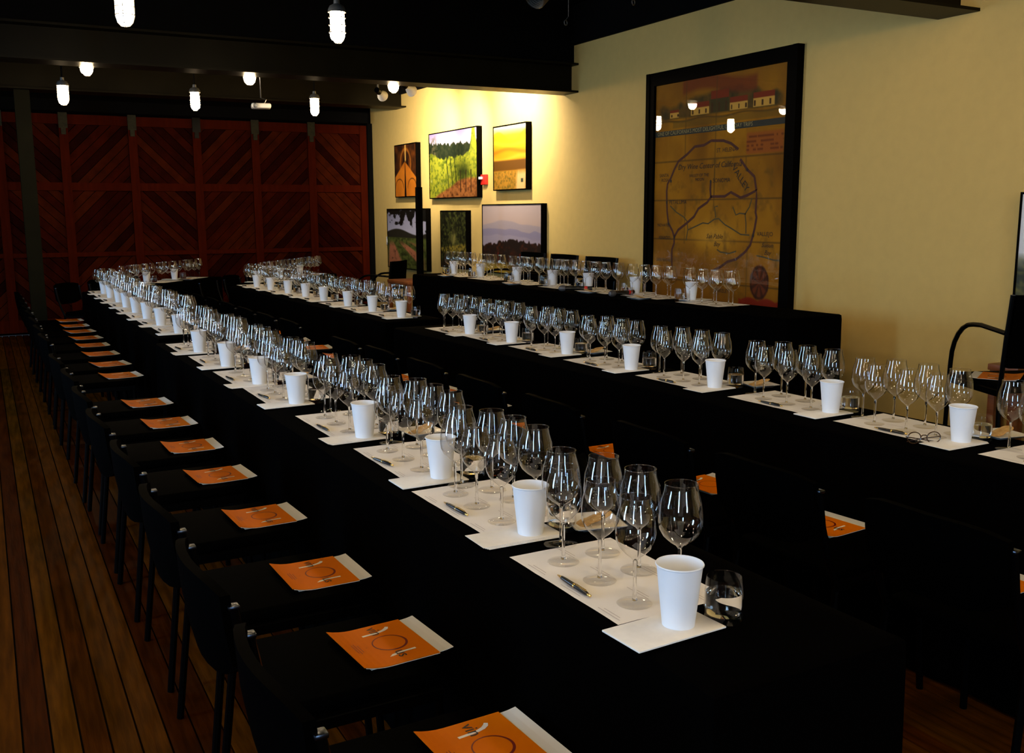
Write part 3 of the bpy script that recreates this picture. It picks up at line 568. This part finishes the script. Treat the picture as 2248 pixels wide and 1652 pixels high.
# ------------------------------------------------------------------ prototypes for the place settings
def glass_meshes(R, H, zb, n, rim):
    bowl = [(0.0042, zb), (0.010, zb+0.007), (R*0.50, zb+0.0155), (R*0.80, zb+0.029), (R*0.96, zb+0.044), (R, zb+0.058), (R*0.985, zb+0.075), (R*0.93, zb+(H-zb)*0.72), (rim*1.03, zb+(H-zb)*0.90), (rim, H)]
    m = MB().lathe(bowl, n); m.lathe([(rim+0.0007*math.cos(a), H+0.0007*math.sin(a)) for a in np.linspace(0, 2*PI, 7)[:-1]], n, close=True)
    b = m.mesh('bowl', 'bowl_glass', 'all')
    s = MB().lathe([(0.0006, 0.006), (0.0055, 0.007), (0.0042, 0.015), (0.0036, 0.035), (0.0036, zb*0.75), (0.0046, zb-0.002), (0.003, zb+0.002), (0.0006, zb+0.003)], 10).mesh('stem', 'stem_glass', 'all')
    f = MB().lathe([(0.0006, 0.0062), (0.007, 0.0058), (0.018, 0.0035), (R*0.86, 0.0014), (R*0.88, 0.0007), (R*0.86, 0.0002), (0.0006, 0.0002)], n).mesh('foot', 'foot_glass', True)
    fm = MB(); fm.lathe(bowl, 14); fm.cur = 1; fm.lathe([(0.0042, zb), (0.0038, zb*0.6), (0.0040, 0.014), (0.010, 0.0055), (R*0.86, 0.0014), (R*0.86, 0.0002), (0.0006, 0.0002)], 14)
    far = fm.mesh('wine_glass', ['bowl_glass', 'foot_glass'], 'all')
    return b, s, f, far
G_SMALL = glass_meshes(0.0412, 0.222, 0.090, 26, 0.0305)
G_LARGE = glass_meshes(0.0465, 0.230, 0.092, 26, 0.0345)
# paper cup
cupm = MB().lathe([(0.0005, 0.004), (0.029, 0.004), (0.0300, 0.0), (0.0310, 0.0), (0.0435, 0.117), (0.0452, 0.1175), (0.0462, 0.1195), (0.0452, 0.1215), (0.0430, 0.1205), (0.0422, 0.115), (0.0302, 0.006), (0.0005, 0.006)], 32).mesh('paper_cup', 'cup_paper', True)
# tumbler
tumm = MB().lathe([(0.0005, 0.0), (0.0335, 0.0), (0.0365, 0.004), (0.0375, 0.03), (0.0365, 0.06), (0.0335, 0.088), (0.0328, 0.0885), (0.0322, 0.088), (0.0350, 0.06), (0.0360, 0.03), (0.034, 0.013), (0.0005, 0.012)], 28).mesh('tumbler_body', 'foot_glass', True)
watm = MB().lathe([(0.0005, 0.0135), (0.0325, 0.0145), (0.0352, 0.03), (0.0346, 0.057), (0.0005, 0.057)], 28).mesh('water', 'water', True)
# printed sheet: 279 x 432 mm
def sheet():
    m = MB(); W, L = 0.279, 0.432; n = 12; vs = []; rr = random.Random(3)
    for i in range(7):
        for j in range(n): vs.append((i/6*W, j/(n-1)*L, 0.0006+0.0009*abs(math.sin(i*1.3+j*0.8))))
    m.add(vs, [(i*n+j, (i+1)*n+j, (i+1)*n+j+1, i*n+j+1) for i in range(6) for j in range(n-1)]); return m.mesh('sheet', 'sheet_paper', 'all')
shm = sheet()
def print_lines():
    m = MB()
    for (x, y) in ((0.012, 0.05), (0.012, 0.19), (0.012, 0.33), (0.125, 0.11), (0.125, 0.25), (0.125, 0.39), (0.22, 0.05), (0.22, 0.2)):
        for k, l in enumerate((0.075, 0.055)):
            m.add([(x+0.008*k, y-l/2, 0.0021), (x+0.008*k+0.0011, y-l/2, 0.0021), (x+0.008*k+0.0011, y+l/2, 0.0021), (x+0.008*k, y+l/2, 0.0021)], [(0, 1, 2, 3)])
    return m.mesh('print_lines', 'print_grey')
prm = print_lines()
napm = [bm_mesh(bevel_box(-0.142, 0.068, -0.056, 0.056, 0.0, 0.0042, 0.0018, 2), 'napkin', 'napkin_paper')]
m = MB()
for k in range(4): m.box(-0.142-0.004*k+0.006, 0.068, -0.056+0.002*k, 0.056-0.001*k, 0.0012*k, 0.0012*k+0.0010)
napm.append(m.mesh('napkin', 'napkin_paper'))
penb = MB().lathe([(0.0005, -0.048), (0.0042, -0.048), (0.0050, -0.03), (0.0053, 0.0), (0.0050, 0.05), (0.0035, 0.058), (0.0005, 0.058)], 12).mesh('barrel', 'pen_black', True)
pent = MB().lathe([(0.0005, -0.068), (0.0016, -0.066), (0.0040, -0.048), (0.0005, -0.048)], 12).mesh('tip', 'gold', True)
penr = MB().lathe([(0.0054, 0.003), (0.0056, 0.006), (0.0054, 0.009)], 12).mesh('ring', 'gold', True)
penc = MB().box(-0.0012, 0.0012, 0.0052, 0.0068, 0.012, 0.052).lathe([(0.0005, 0.058), (0.003, 0.058), (0.003, 0.068), (0.0005, 0.069)], 10).mesh('clip', 'gold', True)
def plate_m():
    bm = bmesh.new(); rows = [(0.046, 0.0), (0.050, 0.003), (0.068, 0.012), (0.0685, 0.0135), (0.066, 0.0135), (0.049, 0.0055)]; prev = None
    for a, z in rows:
        ring = [bm.verts.new((x*a, y*a, z)) for x, y in ((-1, -1), (1, -1), (1, 1), (-1, 1))]
        if prev:
            for k in range(4): bm.faces.new((prev[k], prev[(k+1) % 4], ring[(k+1) % 4], ring[k]))
        else: bm.faces.new(ring[::-1])
        prev = ring
    bm.faces.new(prev); bmesh.ops.bevel(bm, geom=[e for e in bm.edges if abs(e.verts[0].co.z-e.verts[1].co.z) > 1e-4], offset=0.004, segments=2, affect='EDGES')
    return bm_mesh(bm, 'square_plate', 'plate_white')
plm = plate_m()
crm = MB().lathe([(0.0005, 0.0), (0.020, 0.0), (0.0235, 0.0015), (0.024, 0.003), (0.022, 0.0048), (0.012, 0.0056), (0.0005, 0.0058)], 18).mesh('cracker', 'cracker', True)

def place(seg, k, phrase, ox, oy, ang, z, near, plate=False, pitch=0.62):
    dy = -0.05 if seg[0] in 'bh' else 0.0
    c, s = math.cos(ang), math.sin(ang)
    P = lambda x, y: (ox+c*x-s*y, oy+s*x+c*y)
    J = lambda a: random.uniform(-a, a)
    t = thing('tasting_sheet', 'printed white tasting sheet, %s' % phrase, 'sheet', (*P(-0.099, 0.063+dy*0.4), z+0.0008), ang+J(0.012), 'tasting sheets'); obj('paper', shm, t)
    if near: obj('print_lines', prm, t)['kind'] = 'stuff'
    tag(obj('napkin', napm[k % 2], None, (*P(-0.002, 0.0), z+0.0032), (0, 0, ang+J(0.05))), 'folded white napkin under the cup, %s' % phrase, 'napkin', 'paper napkins')
    tag(obj('paper_cup', cupm, None, (*P(J(0.006), J(0.006)), z+0.0076), (0, 0, J(3))), 'white paper cup, %s' % phrase, 'cup', 'white paper cups')
    if seg != 'h':
        t = thing('pen', 'black and gold pen, %s' % phrase, 'pen', (*P(-0.077+J(0.006), 0.24+J(0.03)), z+0.0078), 0, 'black and gold pens')
        t.rotation_euler = (PI/2, 0, ang+0.06+J(0.10))
        br = obj('barrel', penb, t)
        for n, me in (('tip', pent), ('ring', penr), ('clip', penc)): obj(n, me, br)
    t = thing('water_tumbler', 'water tumbler half full, %s' % phrase, 'tumbler', (*P(0.098+J(0.01), -0.004+J(0.012)), z+0.0005), 0, 'water tumblers'); obj('glass_body', tumm, t); obj('water', watm, t)
    yc = min(0.515, pitch-0.092-dy); y3 = min(0.415, yc-0.087); y2 = min(0.283, y3-0.100); y1 = min(0.145, y2-0.100); s3 = min(0.408, yc-0.074); s2 = min(0.272, s3-0.094)
    for row, me, pts in (('small', G_SMALL, ((-0.009, 0.128), (-0.006, s2), (-0.010, s3))), ('large', G_LARGE, ((0.105, y1), (0.106, y2), (0.103, y3), (0.050, yc)))):
        for i, (x, y) in enumerate(pts):
            pos = ('nearest the cup', 'second from the cup', 'third from the cup', 'off the sheet corner')[i]
            lab = '%s wine glass %s, %s' % (row, pos, phrase); zz = z+0.0026 if y < 0.5 else z+0.0006
            y += dy if (i or row == 'large') else dy*0.6
            lo = (*P(x+J(0.004), y+J(0.004)), zz)
            if near:
                t = thing('wine_glass', lab, 'wine glass', lo, J(3), 'tasting wine glasses')
                for n, mm in zip(('bowl', 'stem', 'foot'), me[:3]): obj(n, mm, t)
            else: tag(obj('wine_glass', me[3], None, lo, (0, 0, J(3))), lab, 'wine glass', 'tasting wine glasses')
    if plate:
        a = ang+J(0.25); px, py = P(0.198, 0.60) if seg != 'h' else P(0.238, -0.27)
        tag(obj('square_plate', plm, None, (px, py, z+0.0008), (0, 0, a)), 'square white plate of crackers beyond the %s' % phrase, 'plate', 'square white plates')
        for q in range(6 if near else 4):
            o = tag(obj('cracker', crm, None, (px+0.010*(q-2.5)*math.cos(a), py+0.010*(q-2.5)*math.sin(a)+J(0.006), z+0.0075+0.0042*q*0.75), (J(0.1), -0.28+J(0.1), a)), 'round cracker on the plate beyond the %s' % phrase, 'cracker', 'crackers')

# ------------------------------------------------------------------ armchairs
def chair_meshes():
    q = {}
    q['seat'] = bm_mesh(bevel_box(-0.23, 0.225, -0.225, 0.225, 0.425, 0.47, 0.018, 3), 'seat', 'black_vinyl')
    m = MB(); n = 9; vs = []
    for (dx, z) in ((0, 0.565), (0, 0.74), (-0.012, 0.925)):
        for j in range(n):
            y = -0.235+0.47*j/(n-1); vs.append((-0.262-0.02*(z-0.56)*2+dx-0.035*(1-(y/0.235)**2), y, z))
    vs2 = [(x-0.026, y, z) for x, y, z in vs]; N = len(vs)
    f = [(i*n+j, i*n+j+1, (i+1)*n+j+1, (i+1)*n+j) for i in range(2) for j in range(n-1)]
    g = [tuple(k+N for k in a[::-1]) for a in f]; rim = list(range(n))+[n*2-1, n*3-1]+list(range(3*n-2, 2*n-1, -1))+[n]
    e = [(rim[k], rim[k]+N, rim[(k+1) % len(rim)]+N, rim[(k+1) % len(rim)]) for k in range(len(rim))]
    q['backrest'] = m.add(vs+vs2, f+g+e).mesh('backrest', 'black_vinyl', True, fix=True)
    def arm(s):
        pts = [(-0.265, s*0.245, 0.735), (-0.05, s*0.245, 0.752), (0.02, s*0.245, 0.748)]
        for k in range(1, 7): a = PI/2*k/6; pts.append((0.02+0.19*math.sin(a), s*0.245, 0.748-0.22+0.22*math.cos(a)))
        pts.append((0.215, s*0.245, 0.44)); return MB().tube(pts, 0.0125, 8).mesh('arm', 'black_metal', True)
    q['arms'] = [arm(-1), arm(1)]
    q['posts'] = [MB().tube([(-0.245, s*0.245, 0.44), (-0.268, s*0.245, 0.7), (-0.295, s*0.245, 0.925)], 0.0125, 8).mesh('back_post', 'black_metal', True) for s in (-1, 1)]
    q['legs'] = [MB().tube([(x, s*0.245, 0), (x2, s*0.245, 0.44)], 0.0125, 8).mesh('leg', 'black_metal', True) for s in (-1, 1) for x, x2 in ((0.225, 0.215), (-0.27, -0.245))]
    q['rail'] = [MB().box(*b).mesh('seat_rail', 'black_metal') for b in ((-0.25, 0.22, -0.25, -0.225, 0.415, 0.445), (-0.25, 0.22, 0.225, 0.25, 0.415, 0.445))]
    return q
CH = chair_meshes()
def side_chair_meshes():
    q = {}; hw = 0.212
    q['seat'] = bm_mesh(bevel_box(-0.21, 0.19, -hw+0.012, hw-0.012, 0.425, 0.47, 0.018, 3), 'seat', 'black_vinyl')
    m = MB(); n = 9; vs = []
    for x, z in ((-0.262, 0.545), (-0.275, 0.60), (-0.288, 0.68), (-0.295, 0.775)):
        for j in range(n):
            y = -hw+2*hw*j/(n-1); e = (y/hw)**2; zz = z-(0.02*e*e if z > 0.77 else 0)+(0.045*e*e if z < 0.55 else 0); vs.append((x-0.035*(1-e), y, zz))
    vs2 = [(x-0.022, y, z) for x, y, z in vs]; N = len(vs); r = 3
    f = [(i*n+j, i*n+j+1, (i+1)*n+j+1, (i+1)*n+j) for i in range(r) for j in range(n-1)]; g = [tuple(k+N for k in a[::-1]) for a in f]
    rim = list(range(n))+[n*2-1, n*3-1, n*4-1]+list(range(4*n-2, 3*n-1, -1))+[2*n, n]
    e = [(rim[k], rim[k]+N, rim[(k+1) % len(rim)]+N, rim[(k+1) % len(rim)]) for k in range(len(rim))]
    q['backrest'] = m.add(vs+vs2, f+g+e).mesh('backrest', 'black_vinyl', True, fix=True)
    q['posts'] = [MB().tube([(-0.20, s*hw, 0.43), (-0.235, s*hw, 0.5), (-0.272, s*hw, 0.62), (-0.29, s*hw, 0.725)], 0.011, 8).mesh('back_post', 'black_metal', True) for s in (-1, 1)]
    q['caps'] = [bm_mesh(bevel_box(-0.302, -0.278, s*hw-0.0125, s*hw+0.0125, 0.724, 0.734, 0.003), 'glint_cap', 'dull_steel') for s in (-1, 1)]  # small steel caps added to catch window glints at the post tops
    q['legs'] = [MB().tube([(x, s*(hw+d), 0), (x2, s*hw, 0.43)], 0.011, 8).mesh('leg', 'black_metal', True) for s in (-1, 1) for x, x2, d in ((0.20, 0.17, 0.012), (-0.25, -0.20, 0.012))]
    q['rail'] = [MB().box(-0.21, 0.18, y-0.012, y+0.012, 0.41, 0.435).mesh('seat_rail', 'black_metal') for y in (-hw, hw)]
    return q
SC = side_chair_meshes()
def side_chair(x, y, rz, label):
    t = thing('side_chair', label, 'chair', (x, y, 0), rz, 'black side chairs')
    obj('seat', SC['seat'], t); obj('backrest', SC['backrest'], t)
    for me in SC['rail']: obj('seat_rail', me, t)
    for me, mc in zip(SC['posts'], SC['caps']): obj('glint_cap', mc, obj('back_post', me, t))
    for me in SC['legs']: obj('leg', me, t)
    return t
def chair(x, y, rz, label, z=0, group='black tube-arm chairs'):
    t = thing('armchair', label, 'chair', (x, y, z), rz, group)
    obj('seat', CH['seat'], t); obj('backrest', CH['backrest'], t)
    for me in CH['rail']: obj('seat_rail', me, t)
    for me in CH['arms']: obj('arm', me, t)
    for me in CH['posts']: obj('back_post', me, t)
    for me in CH['legs']: obj('leg', me, t)
    return t
# ------------------------------------------------------------------ orange booklets
def booklet_meshes():
    W, Hh = 0.235, 0.20   # local x = up the page, local y = -reading direction
    def curl(x, y): return 0.0035+0.012*max(0, (0.07-x)/0.07)**2
    def page(x0, x1, y0, y1, lift, name, m_, cv):
        m = MB(); nx, ny = 12, 4; vs = []
        for i in range(nx+1):
            for j in range(ny+1):
                x = x0+(x1-x0)*i/nx; y = y0+(y1-y0)*j/ny; vs.append((x, y, (curl(x, y) if cv else 0.002+0.004*max(0, (x-0.2)/0.04)**2)+lift))
        n = ny+1; f = [(i*n+j, (i+1)*n+j, (i+1)*n+j+1, i*n+j+1) for i in range(nx) for j in range(ny)]
        N = len(vs); m.add(vs+[(a, b, c-0.0016) for a, b, c in vs], f+[tuple(k+N for k in a[::-1]) for a in f]); rim = [i*n for i in range(nx+1)]+[nx*n+j for j in range(1, n)]+[i*n+ny for i in range(nx-1, -1, -1)]+list(range(ny-1, 0, -1))
        m.add([vs[k] for k in rim]+[(vs[k][0], vs[k][1], vs[k][2]-0.0016) for k in rim], [(k, k+len(rim), (k+1) % len(rim)+len(rim), (k+1) % len(rim)) for k in range(len(rim))]); return m.mesh(name, m_)
    cov = page(0, Hh, -W/2, W/2, 0, 'cover', 'booklet_orange', True)
    pag = page(0.005, Hh, -W/2, W/2, -0.0017, 'pages', 'booklet_pages', True)
    ins = page(0.02, Hh+0.04, -W/2+0.006, W/2-0.004, 0.0, 'insert', 'booklet_pages', False)
    Z = 0.0039
    def at(u, v): return (v*Hh, W/2-u*W, Z)
    def txt(s, u, v, size):
        me = text_mesh(s, size, 'ink_black'); me.transform(Matrix(((0, 1, 0, v*Hh), (-1, 0, 0, W/2-u*W), (0, 0, 1, Z+0.0006), (0, 0, 0, 1)))); return me
    vin = txt('vin', 0.055, 0.50, 0.044); us = txt('us', 0.725, 0.53, 0.044)
    m = MB(); R = 0.045; n = 40; vs = []
    for k in range(n):
        a = 2*PI*k/n; wd = 0.0030+0.0032*(1+math.cos(a-2.4))/2; cx, cy, _ = at(0.505, 0.60)
        vs += [(cx+(R-wd)*math.sin(a), cy+(R-wd)*math.cos(a), Z), (cx+R*math.sin(a), cy+R*math.cos(a), Z)]
    m.add(vs, [(2*k, 2*k+1, (2*k+3) % (2*n), (2*k+2) % (2*n)) for k in range(n)]); ring = m.mesh('ring', 'ink_maroon', fix=True)
    def stroke(pts, wds):
        m = MB(); vs = []
        for i, (u, v) in enumerate(pts):
            p = Vector(at(u, v)); a = Vector(at(*pts[max(i-1, 0)])); b = Vector(at(*pts[min(i+1, len(pts)-1)])); t = (b-a).normalized(); s = Vector((-t.y, t.x, 0))*wds[i]/2; s.z = 0
            q = Vector((p.x, p.y, Z+0.0002)); vs += [q+s, q-s]
        return m.add(vs, [(2*i, 2*i+1, 2*i+3, 2*i+2) for i in range(len(pts)-1)]).mesh('knife', 'ink_white', fix=True)
    k1 = stroke([(0.225, 0.375), (0.215, 0.55), (0.205, 0.62), (0.185, 0.69), (0.155, 0.74), (0.12, 0.765)], [0.008, 0.008, 0.0085, 0.010, 0.011, 0.0085]); k2 = stroke([(0.765, 0.805), (0.77, 0.64), (0.785, 0.56), (0.80, 0.49), (0.825, 0.43)], [0.0075, 0.0075, 0.009, 0.010, 0.001])
    fine = MB()
    for k, (u0_, u1_, v) in enumerate(((0.42, 0.60, 0.20), (0.38, 0.64, 0.165), (0.40, 0.62, 0.13))): a = at(u0_, v); b = at(u1_, v); zz = Z+0.0002+(0.012*max(0, (0.07-v*Hh)/0.07)**2); fine.add([(a[0], a[1], zz), (a[0]+0.0016, a[1], zz), (b[0]+0.0016, b[1], zz), (b[0], b[1], zz)], [(0, 1, 2, 3)])
    a = at(0.5, 0.25); fine.add([(a[0]-0.008, a[1]-0.0006, Z+0.0003), (a[0]+0.010, a[1]-0.0006, Z+0.0003), (a[0]+0.010, a[1]+0.0006, Z+0.0003), (a[0]-0.008, a[1]+0.0006, Z+0.0003)], [(0, 1, 2, 3)])
    return [('cover', cov), ('pages', pag), ('insert_sheet', ins), ('title_vin', vin), ('title_us', us), ('title_ring', ring), ('white_stroke', k1), ('white_stroke', k2), ('fine_print', fine.mesh('fine_print', 'ink_maroon'))]
BK = booklet_meshes()
def booklet(x, y, rz, z, label, full=True):
    t = thing('booklet', label, 'booklet', (x, y, z), rz, 'orange tasting booklets')
    cv = None
    for n, me in BK if full else BK[:3]+BK[5:8]:
        o = obj(n, me, t if n in ('cover', 'pages', 'insert_sheet') else cv)
        if n == 'cover': cv = o

# ------------------------------------------------------------------ lay everything out
def phr(seg, k):
    return {'a1': '%s setting from the free end, floor-side table', 'a2': '%s setting past the gap, floor-side table', 'a3': '%s setting, slanted end of the floor-side row', 'b1': '%s setting before the gap, middle table', 'b2': '%s setting past the gap, middle table', 'b3': '%s setting, slanted end of the middle row', 'h': '%s setting from the map end, head table'}[seg] % ORD[k]
BOOK_A = [2.078, 2.642, 3.28, 3.924, 4.515, 5.102, 5.726]
for i, (x, y) in enumerate(CUP_A1):
    pt = abs((CUP_A1[i+1] if i+1 < len(CUP_A1) else (0, y+0.6))[1]-y)
    p = phr('a1', i+1); place('a1', i, p, x, y, aA*0.6, 0.7505, True, i % 2 == 0, pt)
    by = (1.50 if i == 0 else BOOK_A[i-1])+0.135; bx = 0.698-0.0095*(by-2.2)-(0.012 if i > 3 else 0)-(0.012 if i > 6 else 0)
    side_chair(bx-0.012, by-0.01, 0.02, 'black low-back chair holding a booklet, %s' % p)
    booklet(bx+0.003, by-(0.022 if i else 0), 0.05+0.03*math.sin(i*2.1), 0.4705, 'orange booklet on the chair of the %s' % p)
BOOK_A2 = [6.802, 7.374, 7.981, 8.564, 9.1, 9.65, 10.18, 10.72]
for i, (x, y) in enumerate(CUP_A2):
    pt = abs((CUP_A2[i+1] if i+1 < len(CUP_A2) else (0, y+0.6))[1]-y)
    p = phr('a2', i+1); place('a2', i, p, x, y, aA*0.6, 0.7505, False, i % 2 == 0, pt)
    by = BOOK_A2[i]+0.135; bx = 0.632-0.006*(by-7)
    side_chair(bx-0.008, by-0.01, 0.02, 'black low-back chair holding a booklet, %s' % p)
    booklet(bx, by, 0.10+0.05*math.sin(i*1.7), 0.4705, 'orange booklet on the chair of the %s' % p, False)
for i, (x, y) in enumerate(CUP_B1):
    pt = abs((CUP_B1[i+1] if i+1 < len(CUP_B1) else (0, y+0.6))[1]-y)
    k = len(CUP_B1)-i; p = phr('b1', k); place('b1', i, p, x, y, aB*0.7, 0.7505, True, i % 2 == 0, pt)
    bx = x-0.535; by = y+0.195
    side_chair(bx+0.02, by-0.12, 0.03, 'black low-back chair holding a booklet, %s' % p)
    booklet(bx, by, 0.05+0.06*math.sin(i*1.3), 0.4705, 'orange booklet on the chair of the %s' % p)
for i, (x, y) in enumerate(CUP_B2):
    pt = abs((CUP_B2[i+1] if i+1 < len(CUP_B2) else (0, y+0.6))[1]-y)
    p = phr('b2', i+1); place('b2', i, p, x, y, aB*0.7, 0.7505, False, i % 2 == 0, pt)
    bx = x-0.535; by = y+0.21
    side_chair(bx+0.02, by-0.05, 0.03, 'black low-back chair holding a booklet, %s' % p); booklet(bx, by, -0.1, 0.4705, 'orange booklet on the chair of the %s' % p, False)
for i, (x, y) in enumerate(CUP_H):
    pt = abs(y-CUP_H[i-1][1]) if i else 0.62
    p = phr('h', i+1); place('h', i, p, x, y, PI+0.045, 0.9205, True, i in (0, 1, 3, 5), pt)
    if i > 3: chair(4.66, (7.58, 8.24, 8.86)[i-4], PI+0.02*math.sin(i*2), 'black tube-arm chair between head table and wall, %s' % p, 0.2018)
# slanted ends
for seg, (ox, oy), nset in (('a3', (1.0, 11.36), 3), ('b3', (2.52, 11.34), 3)):
    c, s = math.cos(-DG), math.sin(-DG)
    for i in range(nset):
        lx, ly = 0.17, 0.18+0.62*i; x = ox+c*lx-s*ly; y = oy+s*lx+c*ly; p = phr(seg, i+1)
        place(seg, i, p, x, y, -DG, 0.7505, False, i == 1)
        lx, ly = -0.28, 0.42+0.62*i; side_chair(ox+c*lx-s*ly, oy+s*lx+c*ly, -DG, 'black low-back chair behind the %s' % p)
# the armchair and wooden tables by the wall
ca = 1.192
arm_c = chair(4.72, 3.27, ca, 'black tube-arm chair beside the wall near the framed tree photo', 0.2018)
booklet(4.70, 3.22, ca+0.9, 0.6728, 'orange booklet on the armchair beside the wall')
chair(4.50, 12.15, PI*0.75, 'black tube-arm chair standing by the wall under the red soil photo')
def wood_table(x0, x1, y0, y1, z0, h, label):
    t = thing('wooden_table', label, 'table', ((x0+x1)/2, (y0+y1)/2, z0), 0, 'reddish wooden side tables'); a, b = (x1-x0)/2, (y1-y0)/2
    obj('tabletop', bm_mesh(bevel_box(-a, a, -b, b, h-0.036, h, 0.004), 'tabletop', 'table_wood'), t)
    for sx in (-1, 1):
        for sy in (-1, 1): obj('leg', bm_mesh(bevel_box(sx*(a-0.03)-0.022, sx*(a-0.03)+0.022, sy*(b-0.03)-0.022, sy*(b-0.03)+0.022, 0, h-0.036, 0.004), 'leg', 'table_wood'), t)
    obj('apron', MB().box(-a+0.05, a-0.05, -b+0.02, -b+0.035, h-0.09, h-0.036).box(-a+0.05, a-0.05, b-0.035, b-0.02, h-0.09, h-0.036).mesh('apron', 'table_wood'), t)
wood_table(5.02, 5.12, 3.47, 3.66, 0.2, 0.47, 'reddish wooden side table behind the armchair by the wall')
wood_table(4.30, 4.95, 10.65, 11.3, 0.0, 0.74, 'reddish wooden side table behind the far end of the head table')
# black stanchion at the far end of the head table
t = thing('black_stanchion', 'tall square black post behind the far end of the head table', 'post', (4.03, 9.62, 0.2))
obj('shaft', bm_mesh(bevel_box(-0.029, 0.029, -0.029, 0.029, 0.012, 1.59, 0.003), 'shaft', 'frame_black'), t); obj('base', bm_mesh(bevel_box(-0.12, 0.12, -0.12, 0.12, 0, 0.012, 0.003), 'base', 'frame_black'), t)
# microphones on the head table
def mic(x, y, rz, label):
    t = thing('microphone', label, 'microphone', (x, y, 0.9445), 0, 'handheld microphones'); t.rotation_euler = (0, PI/2, rz)
    obj('head', MB().lathe([(0.0005, -0.075), (0.014, -0.071), (0.023, -0.055), (0.0245, -0.04), (0.021, -0.022), (0.018, -0.02)], 18).mesh('head', 'mic_grey', True), t)
    obj('handle', MB().lathe([(0.019, -0.02), (0.0175, 0.03), (0.015, 0.15), (0.016, 0.19), (0.0005, 0.191)], 18).mesh('handle', 'pen_black', True), t)
    obj('red_band', MB().lathe([(0.0158, 0.128), (0.0168, 0.132), (0.0168, 0.148), (0.0158, 0.152)], 18).mesh('red_band', 'alarm_red', True), t)
mic(4.02, 6.63, -0.55, 'black handheld microphone with red band lying on the head table edge')
mic(4.075, 6.04, 0.25, 'black handheld microphone pointing out over the head table edge')
# eyeglasses on the middle table
t = thing('eyeglasses', 'tortoiseshell eyeglasses lying beside a napkin on the middle table', 'eyeglasses', (2.765, 2.235, 0.7515), -1.15 if False else -0.42)
def eye_rim(cx): return [(cx+0.0235*math.cos(a), 0.0, 0.022+0.0195*math.sin(a)) for a in np.linspace(0, 2*PI, 25)]
for cx in (-0.034, 0.034):
    obj('rim', MB().tube(eye_rim(cx), 0.0019, 6, False).mesh('rim', 'tortoise', True), t)
    obj('lens', MB().add([(cx+0.0225*math.cos(a), 0.0, 0.022+0.0185*math.sin(a)) for a in np.linspace(0, 2*PI, 21)[:-1]], [tuple(range(20))]).mesh('lens', 'bowl_glass'), t)
obj('bridge', MB().tube([(-0.0115, 0, 0.026), (-0.005, -0.002, 0.031), (0.005, -0.002, 0.031), (0.0115, 0, 0.026)], 0.0019, 6).mesh('bridge', 'tortoise', True), t)
for s in (-1, 1): obj('temple', MB().tube([(s*0.058, 0, 0.026), (s*0.060, 0.006, 0.024), (s*0.01, 0.012+0.004*s, 0.016), (-s*0.048, 0.018+0.004*s, 0.004)], 0.0021, 6).mesh('temple', 'tortoise', True), t)
